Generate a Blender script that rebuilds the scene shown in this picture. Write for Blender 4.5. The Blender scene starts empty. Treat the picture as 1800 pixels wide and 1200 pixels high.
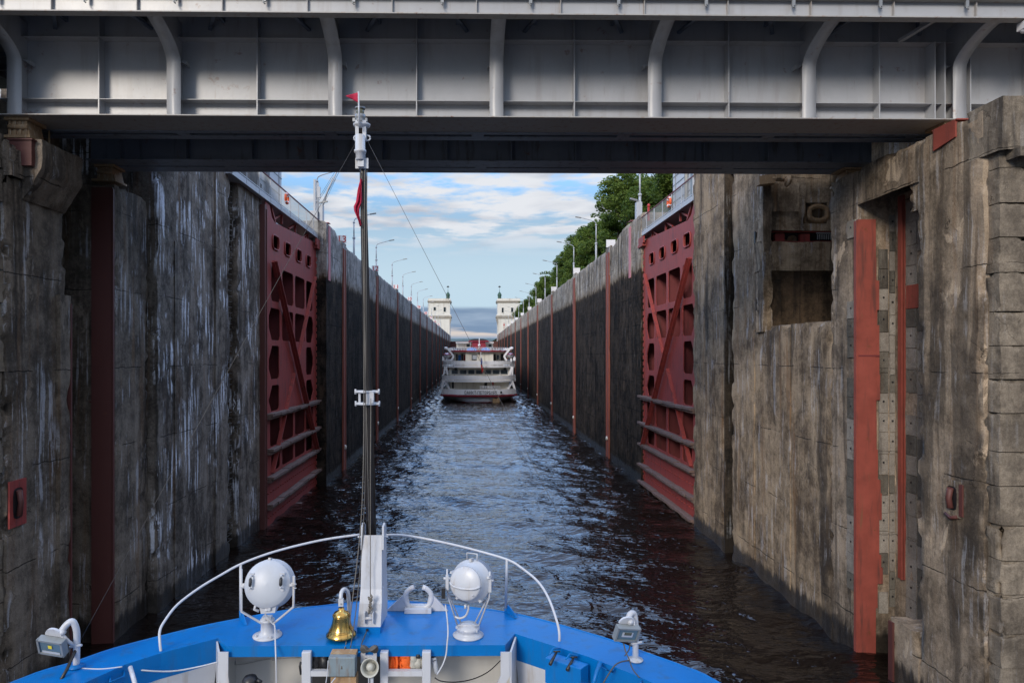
import bpy, bmesh, math, random
from mathutils import Vector, Matrix, noise as mnoise
from mathutils.geometry import tessellate_polygon
random.seed(7)
C = bpy.context
scn = C.scene
COL = scn.collection
R = math.radians

# ------------------------------------------------------------------ camera, sky, sun, exposure
CAMZ = 12.0
cam = bpy.data.cameras.new('camera')
cam.sensor_width = 36; cam.lens = 24
cam.shift_x = 70/1800; cam.shift_y = 22/1800
cam.clip_start = 0.1; cam.clip_end = 12000
camo = bpy.data.objects.new('camera', cam); COL.objects.link(camo)
camo.location = (0, 0, CAMZ); camo.rotation_euler = (R(90), 0, 0)
scn.camera = camo
scn.view_settings.view_transform = 'Standard'
scn.view_settings.look = 'None'
scn.view_settings.gamma = 1
scn.view_settings.exposure = 0.27

SUN_EL, SUN_AZ = 24.0, -152.0     # azimuth clockwise from +Y (the way the lock runs)

class NT:
    def __init__(s, t): s.t = t; t.nodes.clear()
    def n(s, ty, ins=None, **at):
        nd = s.t.nodes.new(ty)
        for k, v in at.items(): setattr(nd, k, v)
        for k, v in (ins or {}).items():
            if isinstance(v, bpy.types.NodeSocket): s.t.links.new(v, nd.inputs[k])
            else: nd.inputs[k].default_value = v
        return nd
    def m(s, op, a, b=0.0, c=0.0, clamp=False):
        return s.n('ShaderNodeMath', {0: a, 1: b, 2: c}, operation=op, use_clamp=clamp).outputs[0]
    def vm(s, op, a, b=(0, 0, 0)):
        return s.n('ShaderNodeVectorMath', {0: a, 1: b}, operation=op).outputs[0]
    def noise(s, v, sc, det=4, ro=.55, dis=0.0):
        return s.n('ShaderNodeTexNoise', {'Vector': v, 'Scale': sc, 'Detail': det, 'Roughness': ro, 'Distortion': dis}).outputs['Fac']
    def mix(s, f, a, b, bt='MIX'):
        nd = s.n('ShaderNodeMix', data_type='RGBA', blend_type=bt)
        for i, v in ((0, f), (6, a), (7, b)):
            if isinstance(v, bpy.types.NodeSocket): s.t.links.new(v, nd.inputs[i])
            else: nd.inputs[i].default_value = v if i == 0 else (tuple(v) + (1,) if len(v) == 3 else v)
        return nd.outputs[2]
    def ss(s, v, a, b):
        nd = s.n('ShaderNodeMapRange', {'Value': v, 'From Min': a, 'From Max': b, 'To Min': 0.0, 'To Max': 1.0}, interpolation_type='SMOOTHSTEP')
        return nd.outputs[0]
    def xyz(s, v):
        nd = s.n('ShaderNodeSeparateXYZ', {0: v}); return nd.outputs
    def comb(s, x, y, z):
        return s.n('ShaderNodeCombineXYZ', {0: x, 1: y, 2: z}).outputs[0]

w = bpy.data.worlds.new('World'); scn.world = w; w.use_nodes = True
t = NT(w.node_tree)
sky = t.n('ShaderNodeTexSky', sky_type='NISHITA', sun_disc=False, sun_elevation=R(SUN_EL), sun_rotation=R(SUN_AZ), altitude=100.0, air_density=1.2, dust_density=1.0, ozone_density=1.6)
dirv = t.n('ShaderNodeTexCoord').outputs['Generated']
X, Y, Z = t.xyz(dirv)
hor = t.m('SQRT', t.m('ADD', t.m('MULTIPLY', X, X), t.m('MULTIPLY', Y, Y)))
el = t.m('DIVIDE', Z, t.m('MAXIMUM', hor, .001))
zz = t.m('MAXIMUM', Z, .02)
pl = t.comb(t.m('DIVIDE', X, zz), t.m('DIVIDE', Y, zz), 0.0)
c1 = t.noise(t.vm('ADD', pl, (3.1, .4, 0)), 1.9, 7, .58, .1)
c2 = t.noise(t.vm('ADD', pl, (7.7, 2.0, 0)), .42, 3, .5)
cov = t.m('ADD', t.m('MULTIPLY', c1, .72), t.m('MULTIPLY', c2, .28))
upm = t.ss(el, .135, .19)
cl = t.m('MULTIPLY', t.ss(cov, .435, .545), upm)
# thin grey body inside the puffs
shade = t.ss(t.noise(t.vm('ADD', pl, (3.1, .62, 0)), 1.35, 5, .5, .25), .42, .72)
ccol = t.mix(shade, (6.6, 6.8, 7.2, 1), (3.7, 4.1, 4.9, 1))
# low cloud bank on the horizon: direction based bands
hv = t.comb(t.m('MULTIPLY', X, 3.0), 0.0, t.m('MULTIPLY', el, 26.0))
b1 = t.noise(hv, 1.6, 6, .55, .1)
bank = t.m('MULTIPLY', t.ss(t.m('ADD', el, t.m('MULTIPLY', t.m('SUBTRACT', b1, .5), .012)), .071, .064), .92)
bcol = t.mix(t.ss(b1, .40, .66), (1.5, 2.25, 3.5, 1), (2.9, 3.7, 4.9, 1))
warm = t.m('MULTIPLY', t.ss(t.noise(t.comb(t.m('MULTIPLY', X, 6.0), 3.0, t.m('MULTIPLY', el, 60.0)), 1.0, 4, .5), .47, .60), t.m('MULTIPLY', t.ss(el, .022, .03), t.ss(el, .046, .036)))
bcol = t.mix(warm, bcol, (6.2, 5.3, 4.8, 1))
# the clear strip is pale
skyc = t.mix(t.ss(el, .33, .18), t.mix(1.0, sky.outputs[0], (1.35, 1.75, 2.25, 1), 'MULTIPLY'), t.mix(t.ss(el, .27, .10), (2.1, 3.7, 5.6, 1), (4.5, 5.9, 6.9, 1)))
back = t.ss(Y, .25, -.25)                     # the sky behind is brighter and cloudier than the sky ahead
cl = t.m('MULTIPLY', cl, t.m('ADD', t.m('MULTIPLY', t.ss(el, .42, .28), .62), .38))
cl = t.m('MAXIMUM', cl, t.m('MULTIPLY', t.m('MULTIPLY', t.m('MULTIPLY', back, t.ss(el, .35, .8)), .7), t.ss(c2, .36, .52)))
col = t.mix(cl, skyc, t.mix(back, ccol, (11.0, 10.6, 10.2, 1)))
col = t.mix(t.m('MULTIPLY', t.ss(el, .29, .45), t.m('SUBTRACT', 1.0, back)), col, t.mix(1.0, col, (3.5, 3.4, 3.3, 1), 'MULTIPLY'))
col = t.mix(t.m('MULTIPLY', back, t.ss(el, .5, .15)), col, t.mix(1.0, col, (.45, .47, .5, 1), 'MULTIPLY'))
col = t.mix(bank, col, bcol)
below = t.ss(el, .0, -.03)
col = t.mix(below, col, (1.2, 1.3, 1.35, 1))
bg = t.n('ShaderNodeBackground', {'Color': col, 'Strength': .1})
t.n('ShaderNodeOutputWorld', {'Surface': bg.outputs[0]})

sl = bpy.data.lights.new('sun', 'SUN'); sl.energy = 2.0; sl.angle = R(18); sl.color = (1, .89, .76)
so = bpy.data.objects.new('sun', sl); COL.objects.link(so)
sd = Vector((math.sin(R(SUN_AZ))*math.cos(R(SUN_EL)), math.cos(R(SUN_AZ))*math.cos(R(SUN_EL)), math.sin(R(SUN_EL))))
so.rotation_euler = sd.to_track_quat('Z', 'Y').to_euler(); so.location = (-60, -90, 90)

# ------------------------------------------------------------------ helpers
def P(px, py, Y):                      # a measured direction and a distance -> metres
    return Vector(((px-830)/1200*Y, Y, CAMZ+(622-py)/1200*Y))
def B(px, py, h=3.1):                  # measured point on a level h below the eye
    Y = 1200*h/(py-622); return Vector(((px-830)/1200*Y, Y, CAMZ-h))

def tag(o, label=None, cat=None, group=None, kind=None):
    if label: o['label'] = label
    if cat: o['category'] = cat
    if group: o['group'] = group
    if kind: o['kind'] = kind
    return o
def thing(name, loc, label, cat, group=None, kind=None):
    o = bpy.data.objects.new(name, None); COL.objects.link(o); o.location = loc; o.empty_display_size = .3
    return tag(o, label, cat, group, kind)
def rootloc(p):
    while p.parent: p = p.parent
    return Vector(p.location)

class MB:
    def __init__(s): s.v = []; s.f = []; s.sm = []
    def add(s, vs, fs, smooth=False):
        b = len(s.v); s.v += [Vector(v) for v in vs]; s.f += [tuple(b+i for i in f) for f in fs]; s.sm += [smooth]*len(fs); return s
    def box(s, x0, x1, y0, y1, z0, z1):
        if x0 > x1: x0, x1 = x1, x0
        if y0 > y1: y0, y1 = y1, y0
        if z0 > z1: z0, z1 = z1, z0
        return s.add([(x0,y0,z0),(x1,y0,z0),(x1,y1,z0),(x0,y1,z0),(x0,y0,z1),(x1,y0,z1),(x1,y1,z1),(x0,y1,z1)],
                     [(0,3,2,1),(4,5,6,7),(0,1,5,4),(1,2,6,5),(2,3,7,6),(3,0,4,7)])
    def obox(s, M, sx, sy, sz):
        h = [(-1,-1,-1),(1,-1,-1),(1,1,-1),(-1,1,-1),(-1,-1,1),(1,-1,1),(1,1,1),(-1,1,1)]
        return s.add([M @ Vector((a*sx/2, b*sy/2, c*sz/2)) for a, b, c in h],
                     [(0,3,2,1),(4,5,6,7),(0,1,5,4),(1,2,6,5),(2,3,7,6),(3,0,4,7)])
    def bar(s, a, b, wx, wy=None, up=(0,0,1)):
        a, b = Vector(a), Vector(b); d = b-a; L = d.length; wy = wy or wx
        z = d.normalized(); u = Vector(up)
        if abs(z.dot(u)) > .98: u = Vector((0,1,0))
        x = u.cross(z).normalized(); y = z.cross(x)
        M = Matrix((x, y, z)).transposed().to_4x4(); M.translation = (a+b)/2
        return s.obox(M, wx, wy, L)
    def tube(s, pts, r, seg=8, caps=True):
        pts = [Vector(p) for p in pts]; n = len(pts)
        rr = r if isinstance(r, (list, tuple)) else [r]*n
        vs = []; fs = []
        t0 = (pts[1]-pts[0]).normalized(); u = Vector((0,0,1)) if abs(t0.z) < .9 else Vector((0,1,0))
        x = u.cross(t0).normalized()
        for i, p in enumerate(pts):
            if i == 0: tt = t0
            elif i == n-1: tt = (pts[i]-pts[i-1]).normalized()
            else: tt = ((pts[i+1]-pts[i]).normalized()+(pts[i]-pts[i-1]).normalized()).normalized()
            x = (x - tt*x.dot(tt)).normalized(); y = tt.cross(x)
            for k in range(seg):
                a = 2*math.pi*k/seg; vs.append(p+(x*math.cos(a)+y*math.sin(a))*rr[i])
        for i in range(n-1):
            for k in range(seg):
                k2 = (k+1) % seg; fs.append((i*seg+k, i*seg+k2, (i+1)*seg+k2, (i+1)*seg+k))
        s.add(vs, fs, True)
        if caps:
            b = len(s.v)-n*seg
            s.f.append(tuple(b+k for k in reversed(range(seg)))); s.f.append(tuple(b+(n-1)*seg+k for k in range(seg))); s.sm += [False, False]
        return s
    def lathe(s, prof, M, seg=24, smooth=True):   # prof: (r, z) along local z
        if not isinstance(M, Matrix): M = Matrix.Translation(Vector(M))
        n = len(prof); vs = []
        for r_, z_ in prof:
            for k in range(seg):
                a = 2*math.pi*k/seg; vs.append(M @ Vector((r_*math.cos(a), r_*math.sin(a), z_)))
        fs = [(i*seg+k, i*seg+(k+1) % seg, (i+1)*seg+(k+1) % seg, (i+1)*seg+k) for i in range(n-1) for k in range(seg)]
        s.add(vs, fs, smooth)
        b = len(s.v)-n*seg
        if prof[0][0] > 1e-4: s.f.append(tuple(b+k for k in reversed(range(seg)))); s.sm.append(False)
        if prof[-1][0] > 1e-4: s.f.append(tuple(b+(n-1)*seg+k for k in range(seg))); s.sm.append(False)
        return s
    def cyl(s, a, b, r, seg=12, r2=None):
        return s.tube([a, b], [r, r if r2 is None else r2], seg)
    def loft(s, rows, smooth=False, closed=False):
        n = len(rows[0]); vs = [p for r_ in rows for p in r_]
        m = n if closed else n-1
        return s.add(vs, [(i*n+k, i*n+(k+1) % n, (i+1)*n+(k+1) % n, (i+1)*n+k) for i in range(len(rows)-1) for k in range(m)], smooth)
    def poly(s, pts, off):                # flat polygon extruded by a vector
        pts = [Vector(p) for p in pts]; off = Vector(off); n = len(pts)
        return s.add(pts+[p+off for p in pts], [tuple(range(n)), tuple(reversed(range(n, 2*n)))]+[(i, (i+1) % n, n+(i+1) % n, n+i) for i in range(n)])
    def sheet(s, outer, holes, off):      # outer/holes lists of 3-D points in a plane, thickness vector off
        off = Vector(off); loops = [[Vector(p) for p in l] for l in [outer]+holes]
        flat = [p for l in loops for p in l]; tris = tessellate_polygon(loops)
        n = len(flat); fs = [tuple(tr) for tr in tris]+[tuple(n+i for i in reversed(tr)) for tr in tris]
        b = 0
        for l in loops:
            m = len(l); fs += [(b+i, b+(i+1) % m, n+b+(i+1) % m, n+b+i) for i in range(m)]; b += m
        return s.add(flat+[p+off for p in flat], fs)
    def split(s, name, mat, parent=None, **kw):      # every loose piece becomes a part of its own
        par = list(range(len(s.v)))
        def fnd(i):
            while par[i] != i: par[i] = par[par[i]]; i = par[i]
            return i
        for f in s.f:
            a = fnd(f[0])
            for i in f[1:]: par[fnd(i)] = a
        comp = {}
        for f, sm in zip(s.f, s.sm): comp.setdefault(fnd(f[0]), []).append((f, sm))
        out = []
        for fs in comp.values():
            ids = sorted({i for f, _ in fs for i in f}); mp_ = {i: k for k, i in enumerate(ids)}
            m2 = MB(); m2.v = [s.v[i] for i in ids]; m2.f = [tuple(mp_[i] for i in f) for f, _ in fs]; m2.sm = [q for _, q in fs]
            out.append(m2.build(name, mat, parent, **kw))
        return out
    def build(s, name, mat, parent=None, label=None, cat=None, group=None, kind=None, loc=None, bevel=0, fixn=True):
        me = bpy.data.meshes.new(name)
        if parent: o0 = rootloc(parent)
        else:
            if loc is None:
                lo = [min(v[i] for v in s.v) for i in range(3)]; hi = [max(v[i] for v in s.v) for i in range(3)]
                loc = Vector(((lo[0]+hi[0])/2, (lo[1]+hi[1])/2, lo[2]))
            o0 = Vector(loc)
        me.from_pydata([v-o0 for v in s.v], [], s.f)
        me.polygons.foreach_set('use_smooth', s.sm)
        if fixn:
            bm = bmesh.new(); bm.from_mesh(me); bmesh.ops.recalc_face_normals(bm, faces=bm.faces); bm.to_mesh(me); bm.free()
        me.materials.append(mat); me.update()
        o = bpy.data.objects.new(name, me); COL.objects.link(o)
        if parent: o.parent = parent
        else: o.location = o0
        if bevel:
            md = o.modifiers.new('b', 'BEVEL'); md.width = bevel; md.segments = 2; md.limit_method = 'ANGLE'; md.angle_limit = R(40)
        return tag(o, label, cat, group, kind)

def copy_tree(o, parent=None):
    c = o.copy(); COL.objects.link(c)
    if parent: c.parent = parent
    for ch in list(o.children): copy_tree(ch, c)
    return c

def fbm(p, sc, oc=3):
    a = 0; amp = 1; q = p*sc
    for _ in range(oc):
        a += amp*mnoise.noise(q); q = q*2.1; amp *= .5
    return a

def rough_box(mb, x0, x1, y0, y1, z0, z1, cell=.4, amp=.05, chip=.15, skip=''):
    """six gridded faces, displaced by one shared 3-D noise; edges are eaten a little as old concrete is"""
    def ticks(a, b): 
        n = max(1, int(round((b-a)/cell))); return [a+(b-a)*i/n for i in range(n+1)]
    xs, ys, zs = ticks(x0, x1), ticks(y0, y1), ticks(z0, z1)
    cx, cy, cz = (x0+x1)/2, (y0+y1)/2, (z0+z1)/2
    def disp(x, y, z):
        p = Vector((x, y, z))
        d = Vector((mnoise.noise(p*.9+Vector((9,0,0)))+.5*mnoise.noise(p*2.7), mnoise.noise(p*.9+Vector((0,31,0)))+.5*mnoise.noise(p*2.7+Vector((5,5,5))), .5*mnoise.noise(p*.9+Vector((0,0,77)))))*amp
        ex = min(abs(x-x0), abs(x-x1)) < 1e-5; ey = min(abs(y-y0), abs(y-y1)) < 1e-5; ez = abs(z-z1) < 1e-5
        k = ex+ey+ez
        if k >= 2:
            c = max(0, fbm(p, 1.3, 3))*chip*2.2
            if ex: d.x += (c if x < cx else -c)
            if ey: d.y += (c if y < cy else -c)
            if ez: d.z -= c
        return p+d
    def face(A, Bs, f, flip):
        n, m = len(A), len(Bs)
        mb.add([disp(*f(a, b)) for a in A for b in Bs], [((i*m+j, i*m+j+1, (i+1)*m+j+1, (i+1)*m+j) if flip else (i*m+j, (i+1)*m+j, (i+1)*m+j+1, i*m+j+1)) for i in range(n-1) for j in range(m-1)], True)
    if 'w' not in skip: face(ys, zs, lambda a, b: (x0, a, b), True)
    if 'e' not in skip: face(ys, zs, lambda a, b: (x1, a, b), False)
    if 's' not in skip: face(xs, zs, lambda a, b: (a, y0, b), False)
    if 'n' not in skip: face(xs, zs, lambda a, b: (a, y1, b), True)
    face(xs, ys, lambda a, b: (a, b, z1), False)
    return mb

# ------------------------------------------------------------------ materials
def new_mat(name):
    m = bpy.data.materials.new(name); m.use_nodes = True; return m, NT(m.node_tree)
def finish(t, col, rough=.5, metal=0.0, bump=None, bs=.3, bd=.02, spec=.5, **kw):
    ins = {'Base Color': col if isinstance(col, bpy.types.NodeSocket) else tuple(col)+(1,), 'Roughness': rough, 'Metallic': metal, 'Specular IOR Level': spec}
    ins.update(kw)
    if bump is not None:
        ins['Normal'] = t.n('ShaderNodeBump', {'Height': bump, 'Strength': bs, 'Distance': bd}).outputs[0]
    b = t.n('ShaderNodeBsdfPrincipled', ins)
    t.n('ShaderNodeOutputMaterial', {'Surface': b.outputs[0]})
def pos(t): return t.n('ShaderNodeNewGeometry').outputs['Position']

def paint(name, col, rough=.4, var=.12, dirt=.0, dirtcol=(.12, .07, .04), sc=3.0, bs=.08, metal=0.0, rust=0.0, spec=.5):
    m, t = new_mat(name); p = pos(t)
    n = t.noise(p, sc, 5, .6); n2 = t.noise(t.vm('MULTIPLY', p, (4, 4, .5)), sc*.6, 4, .6)
    c = t.mix(t.m('MULTIPLY', n, 1.0), tuple(x*(1-var) for x in col), tuple(min(1, x*(1+var)) for x in col))
    if dirt: c = t.mix(t.m('MULTIPLY', t.ss(n2, .5, .72), dirt), c, dirtcol)
    if rust: c = t.mix(t.m('MULTIPLY', t.ss(t.noise(p, sc*1.7, 6, .7), .62, .70), rust), c, (.16, .055, .02))
    if rust:
        rs = t.ss(t.noise(t.vm('MULTIPLY', p, (6, 6, .45)), 1.0, 5, .62, .2), .60, .72)
        c = t.mix(t.m('MULTIPLY', t.m('MULTIPLY', rs, t.ss(t.noise(p, .6, 3, .5), .48, .62)), rust*.8), c, (.17, .085, .045))
    rn = t.m('ADD', rough-.08, t.m('MULTIPLY', n, .16))
    finish(t, c, rn, metal, t.noise(p, sc*9, 4, .6), bs, .01, spec)
    return m

def concrete(name, dark=(.07, .06, .052), light=(.23, .2, .17), white=.35, tide=None, rustc=.25, board=False, wetline=.9, joints=None, seed=0.0, mark=1.0, patch=.4):
    m, t = new_mat(name); p0 = pos(t); p = t.vm('ADD', p0, (seed, seed*.7, seed*.3)); X, Y, Z = t.xyz(p0)
    st = t.noise(t.vm('MULTIPLY', p, (1.1, 1.1, .13)), 1.0, 7, .62, .8)
    st2 = t.noise(t.vm('MULTIPLY', p, (4.0, 4.0, .33)), 1.0, 5, .6, .5)
    bl = t.noise(p, .33, 5, .6, .4); fi = t.noise(p, 7.0, 6, .7); mid = t.noise(p, 1.7, 5, .6)
    v = t.m('ADD', t.m('ADD', t.m('MULTIPLY', st, .28), t.m('MULTIPLY', bl, .32)), t.m('ADD', t.m('MULTIPLY', fi, .18), t.m('MULTIPLY', mid, .22)))
    c = t.mix(t.ss(v, .41, .60), dark, light)
    # lighter repair patches with crisp edges
    pt = t.m('MULTIPLY', t.ss(t.noise(t.vm('MULTIPLY', p, (.7, .7, .4)), 1.0, 8, .62, .5), .595, .625), patch)
    c = t.mix(pt, c, tuple(min(1, x*1.22) for x in light))
    if rustc: c = t.mix(t.m('MULTIPLY', t.ss(t.noise(t.vm('MULTIPLY', p, (2.2, 2.2, .12)), 1.0, 5, .6, .2), .54, .70), rustc), c, (.22, .12, .055))
    # black water stains
    c = t.mix(t.m('MULTIPLY', t.ss(t.noise(t.vm('MULTIPLY', p, (.9, .9, .07)), 1.0, 6, .6, .6), .54, .63), .60), c, (.022, .02, .02))
    # lime runs
    if white:
        wm = t.m('MULTIPLY', t.ss(t.m('ADD', t.noise(t.vm('MULTIPLY', p, (4.5, 4.5, .2)), 1.0, 6, .65, .3), t.m('MULTIPLY', fi, .14)), .60-(.02 if white > .9 else 0), .69-(.02 if white > .9 else 0)), t.ss(t.noise(t.vm('MULTIPLY', p, (.5, .5, .35)), 1.0, 4, .6, .6), .47, .58))
        wm2 = t.ss(t.noise(t.vm('MULTIPLY', p, (9, 9, .5)), 1.0, 4, .6, .4), .70, .74)
        c = t.mix(t.m('MULTIPLY', t.m('MAXIMUM', wm, t.m('MULTIPLY', wm2, .7)), white), c, (.74, .77, .84))
    # pour joints: level lines
    zj = t.m('ADD', Z, t.m('MULTIPLY', t.noise(p, .8, 6, .7), .30))
    fr = t.m('ABSOLUTE', t.m('SUBTRACT', t.m('FRACT', t.m('MULTIPLY', zj, .303)), .5))
    jl = t.m('MULTIPLY', t.ss(fr, .009, .002), t.ss(t.noise(p, .6, 3, .5), .46, .56))
    c = t.mix(t.m('MULTIPLY', jl, .8*mark), c, (.02, .018, .016))
    # irregular cracks
    vo = t.n('ShaderNodeTexVoronoi', {'Vector': t.vm('ADD', t.vm('MULTIPLY', p, (.35, .35, .2)), t.vm('MULTIPLY', t.n('ShaderNodeTexNoise', {'Vector': p, 'Scale': 1.6, 'Detail': 4.0}).outputs['Color'], (.5, .5, .5))), 'Scale': 1.0}, feature='DISTANCE_TO_EDGE').outputs['Distance']
    cr = t.m('MULTIPLY', t.ss(vo, .007, .001), t.ss(t.noise(p, .5, 2, .5), .53, .60))
    c = t.mix(t.m('MULTIPLY', cr, .45*mark), c, (.018, .016, .015))
    hgt = t.m('ADD', t.m('MULTIPLY', fi, .5), t.m('ADD', t.m('MULTIPLY', mid, .9), t.m('MULTIPLY', st2, .12)))
    gr_ = t.noise(p, 26.0, 3, .7)
    c = t.mix(t.m('MULTIPLY', t.ss(gr_, .40, .62), .5), c, t.mix(1.0, c, (.55, .52, .5, 1), 'MULTIPLY'))
    hgt = t.m('SUBTRACT', t.m('ADD', hgt, t.m('MULTIPLY', gr_, .3)), t.m('ADD', t.m('MULTIPLY', jl, .7), t.m('MULTIPLY', cr, .6)))
    hgt = t.m('ADD', hgt, t.m('MULTIPLY', pt, .3))
    if board:
        wv = t.m('ABSOLUTE', t.m('SUBTRACT', t.m('FRACT', t.m('MULTIPLY', t.m('ADD', X, Y), 5.0)), .5))
        hgt = t.m('ADD', hgt, t.m('MULTIPLY', t.ss(wv, .0, .06), .25))
        c = t.mix(t.m('MULTIPLY', t.ss(wv, .06, .0), .35), c, (.03, .026, .022))
    if joints:
        jy = t.m('ABSOLUTE', t.m('SUBTRACT', t.m('FRACT', t.m('DIVIDE', Y, joints)), .5))
        jm = t.ss(jy, .018, .008)
        c = t.mix(t.m('MULTIPLY', jm, .75), c, (.015, .014, .014)); hgt = t.m('SUBTRACT', hgt, t.m('MULTIPLY', jm, 3.0))
    rough = .86
    if tide is not None:
        tz = t.m('ADD', Z, t.m('ADD', t.m('MULTIPLY', t.m('SUBTRACT', st2, .5), 2.6), t.m('MULTIPLY', t.m('SUBTRACT', mid, .5), .9)))
        tm = t.ss(tz, tide+.12, tide-.12)
        pn = t.n('ShaderNodeTexWhiteNoise', {'W': t.m('FLOOR', t.m('ADD', t.m('DIVIDE', Y, joints or 10.0), .5))}, noise_dimensions='1D').outputs[0]
        drk = t.mix(t.ss(v, .44, .58), (.0035, .0025, .002), (.044, .031, .022))
        drk = t.mix(t.m('MULTIPLY', t.ss(t.noise(t.vm('MULTIPLY', p, (1.2, 1.2, .5)), 1.0, 7, .68, .4), .53, .66), .8), drk, (.075, .050, .032))
        drk = t.mix(t.m('MULTIPLY', pn, .45), drk, (.006, .006, .0065))
        c = t.mix(t.m('MULTIPLY', t.m('MULTIPLY', pn, .35), 1.0), c, t.mix(1.0, c, (.62, .60, .58, 1), 'MULTIPLY'))
        cf = t.m('ABSOLUTE', t.m('SUBTRACT', t.m('FRACT', t.m('ADD', t.m('MULTIPLY', Z, .37), t.m('MULTIPLY', t.noise(p, .5, 5, .7), .10))), .5))
        drk = t.mix(t.m('MULTIPLY', t.ss(cf, .03, .008), t.ss(t.noise(p, .35, 3, .5), .40, .55)), drk, (.002, .002, .002))
        hgt = t.m('ADD', hgt, t.m('MULTIPLY', t.noise(t.vm('MULTIPLY', p, (1, .6, 1.6)), 1.2, 6, .7), 2.2))
        c = t.mix(t.m('MULTIPLY', tm, .96), c, drk)
        band = t.m('MULTIPLY', t.ss(tz, tide+.9, tide+.1), t.ss(tz, tide-.5, tide+.05))
        c = t.mix(t.m('MULTIPLY', band, .45), c, (.13, .085, .045))
        fl = t.m('MULTIPLY', t.ss(t.noise(t.vm('MULTIPLY', p, (2.4, 2.4, .30)), 1.0, 7, .68, .5), .62, .68), tm)
        c = t.mix(t.m('MULTIPLY', fl, .5), c, (.20, .19, .18))
    wl = t.ss(t.m('ADD', Z, t.m('MULTIPLY', t.m('SUBTRACT', st2, .5), 1.3)), wetline+.15, wetline-.25)
    c = t.mix(t.m('MULTIPLY', wl, .85), c, (.018, .015, .013))
    rg = t.m('SUBTRACT', .88, t.m('MULTIPLY', wl, .5))
    finish(t, c, rg, 0, hgt, .85, .05, .06 if tide is not None else .2)
    return m

M = {}
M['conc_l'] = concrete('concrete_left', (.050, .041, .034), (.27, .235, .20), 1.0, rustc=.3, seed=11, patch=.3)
M['conc_lp'] = concrete('concrete_left_pier', (.070, .057, .045), (.26, .215, .17), .4, rustc=.35, seed=41, patch=.6)
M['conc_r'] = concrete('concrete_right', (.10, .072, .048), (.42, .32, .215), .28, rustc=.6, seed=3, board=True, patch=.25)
M['conc_rp'] = concrete('concrete_right_pier', (.12, .092, .066), (.43, .34, .25), .22, rustc=.3, seed=23, patch=1.0)
M['conc_cl'] = concrete('concrete_chamber_left', (.16, .155, .15), (.50, .485, .47), .5, tide=19.3, rustc=.1, joints=13.3, seed=5)
M['conc_cr'] = concrete('concrete_chamber_right', (.18, .155, .125), (.54, .475, .39), .5, tide=20.0, rustc=.15, joints=13.3, seed=9)
M['conc_tan'] = concrete('brightened_tan_concrete', (.16, .115, .075), (.60, .47, .33), .35, rustc=.6, seed=3, board=True, patch=.3)  # right-wall concrete lightened in colour so the shaded recess faces look brighter
M['conc_black'] = concrete('near_black_concrete', (.010, .009, .008), (.07, .055, .042), .2, rustc=.2, seed=16, mark=.3, patch=0)
M['conc_brown'] = concrete('dark_brown_concrete', (.04, .03, .022), (.17, .12, .08), .0, rustc=.3, seed=6, mark=.3, patch=0)
M['stone'] = concrete('rock_faced_stone', (.12, .10, .08), (.32, .27, .21), .1, rustc=.2, mark=0, seed=2, patch=.2)
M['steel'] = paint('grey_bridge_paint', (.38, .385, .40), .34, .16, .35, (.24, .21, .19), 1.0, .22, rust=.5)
M['steel_edge'] = paint('rust_streaked_grey_paint', (.34, .33, .32), .5, .12, .5, (.24, .13, .06), 2.2, .2, rust=.9)
M['steel_under'] = paint('dark_underside_paint', (.17, .20, .25), .45, .25, .6, (.05, .035, .03), 1.3, .2, rust=.6)  # darker, bluer version of the bridge grey for underside and inner girders
M['bearing'] = paint('rusty_bearing', (.30, .19, .10), .75, .4, .8, (.45, .38, .28), 7, .5, rust=.6)
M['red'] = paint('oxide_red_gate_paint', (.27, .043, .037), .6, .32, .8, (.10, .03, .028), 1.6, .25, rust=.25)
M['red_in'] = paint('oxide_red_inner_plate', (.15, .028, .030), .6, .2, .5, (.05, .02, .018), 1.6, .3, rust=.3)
M['red_strip'] = paint('red_armour_plate', (.27, .060, .042), .6, .40, .9, (.12, .04, .032), 1.6, .35, rust=.9)
M['red_dull'] = paint('dull_red_armour_plate', (.10, .032, .027), .6, .16, .4, (.10, .04, .035), 1.2, .25, rust=.4)
M['guide'] = paint('rusty_red_guide_strip', (.21, .055, .036), .6, .3, .6, (.07, .03, .02), 1.1, .3, rust=.7)
M['pink'] = paint('faded_pink_paint', (.52, .20, .23), .7, .25, .5, (.35, .3, .28), 2.0, .3)
M['wood'] = paint('weathered_fender_timber', (.15, .10, .088), .85, .4, .5, (.05, .035, .03), 3.5, .6)
M['tile_a'] = concrete('pale_cladding_tile', (.20, .18, .155), (.34, .31, .27), 0, rustc=.1, mark=0, seed=1, patch=0)
M['tile_b'] = concrete('dark_cladding_tile', (.085, .078, .066), (.17, .155, .13), 0, rustc=.1, mark=0, seed=8, patch=0)
M['blue'] = paint('glossy_blue_deck_paint', (.0, .135, .42), .34, .16, .55, (.03, .09, .20), sc=2.6, bs=.12, spec=.25)
M['white'] = paint('glossy_white_paint', (.47, .49, .53), .36, .07, .45, (.30, .25, .19), 5, .08)
M['cream'] = paint('cream_white_paint', (.50, .49, .46), .45, .06, .15, (.35, .3, .25), 2, .06)
M['wgrey'] = paint('grey_white_metal', (.42, .45, .50), .4, .1, .2, (.3, .3, .3), 2, .08)
M['grey'] = paint('galvanised_grey', (.25, .26, .27), .45, .15, .2, (.15, .13, .12), 3, .1, metal=.3)
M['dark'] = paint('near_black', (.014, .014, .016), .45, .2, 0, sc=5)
M['mast'] = paint('dark_mast_paint', (.014, .011, .010), .38, .3, .0, (.1, .09, .09), 3, .1)
M['brass'] = paint('polished_brass', (.60, .37, .11), .17, .2, .6, (.20, .10, .03), 9, .05, metal=1.0)
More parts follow.
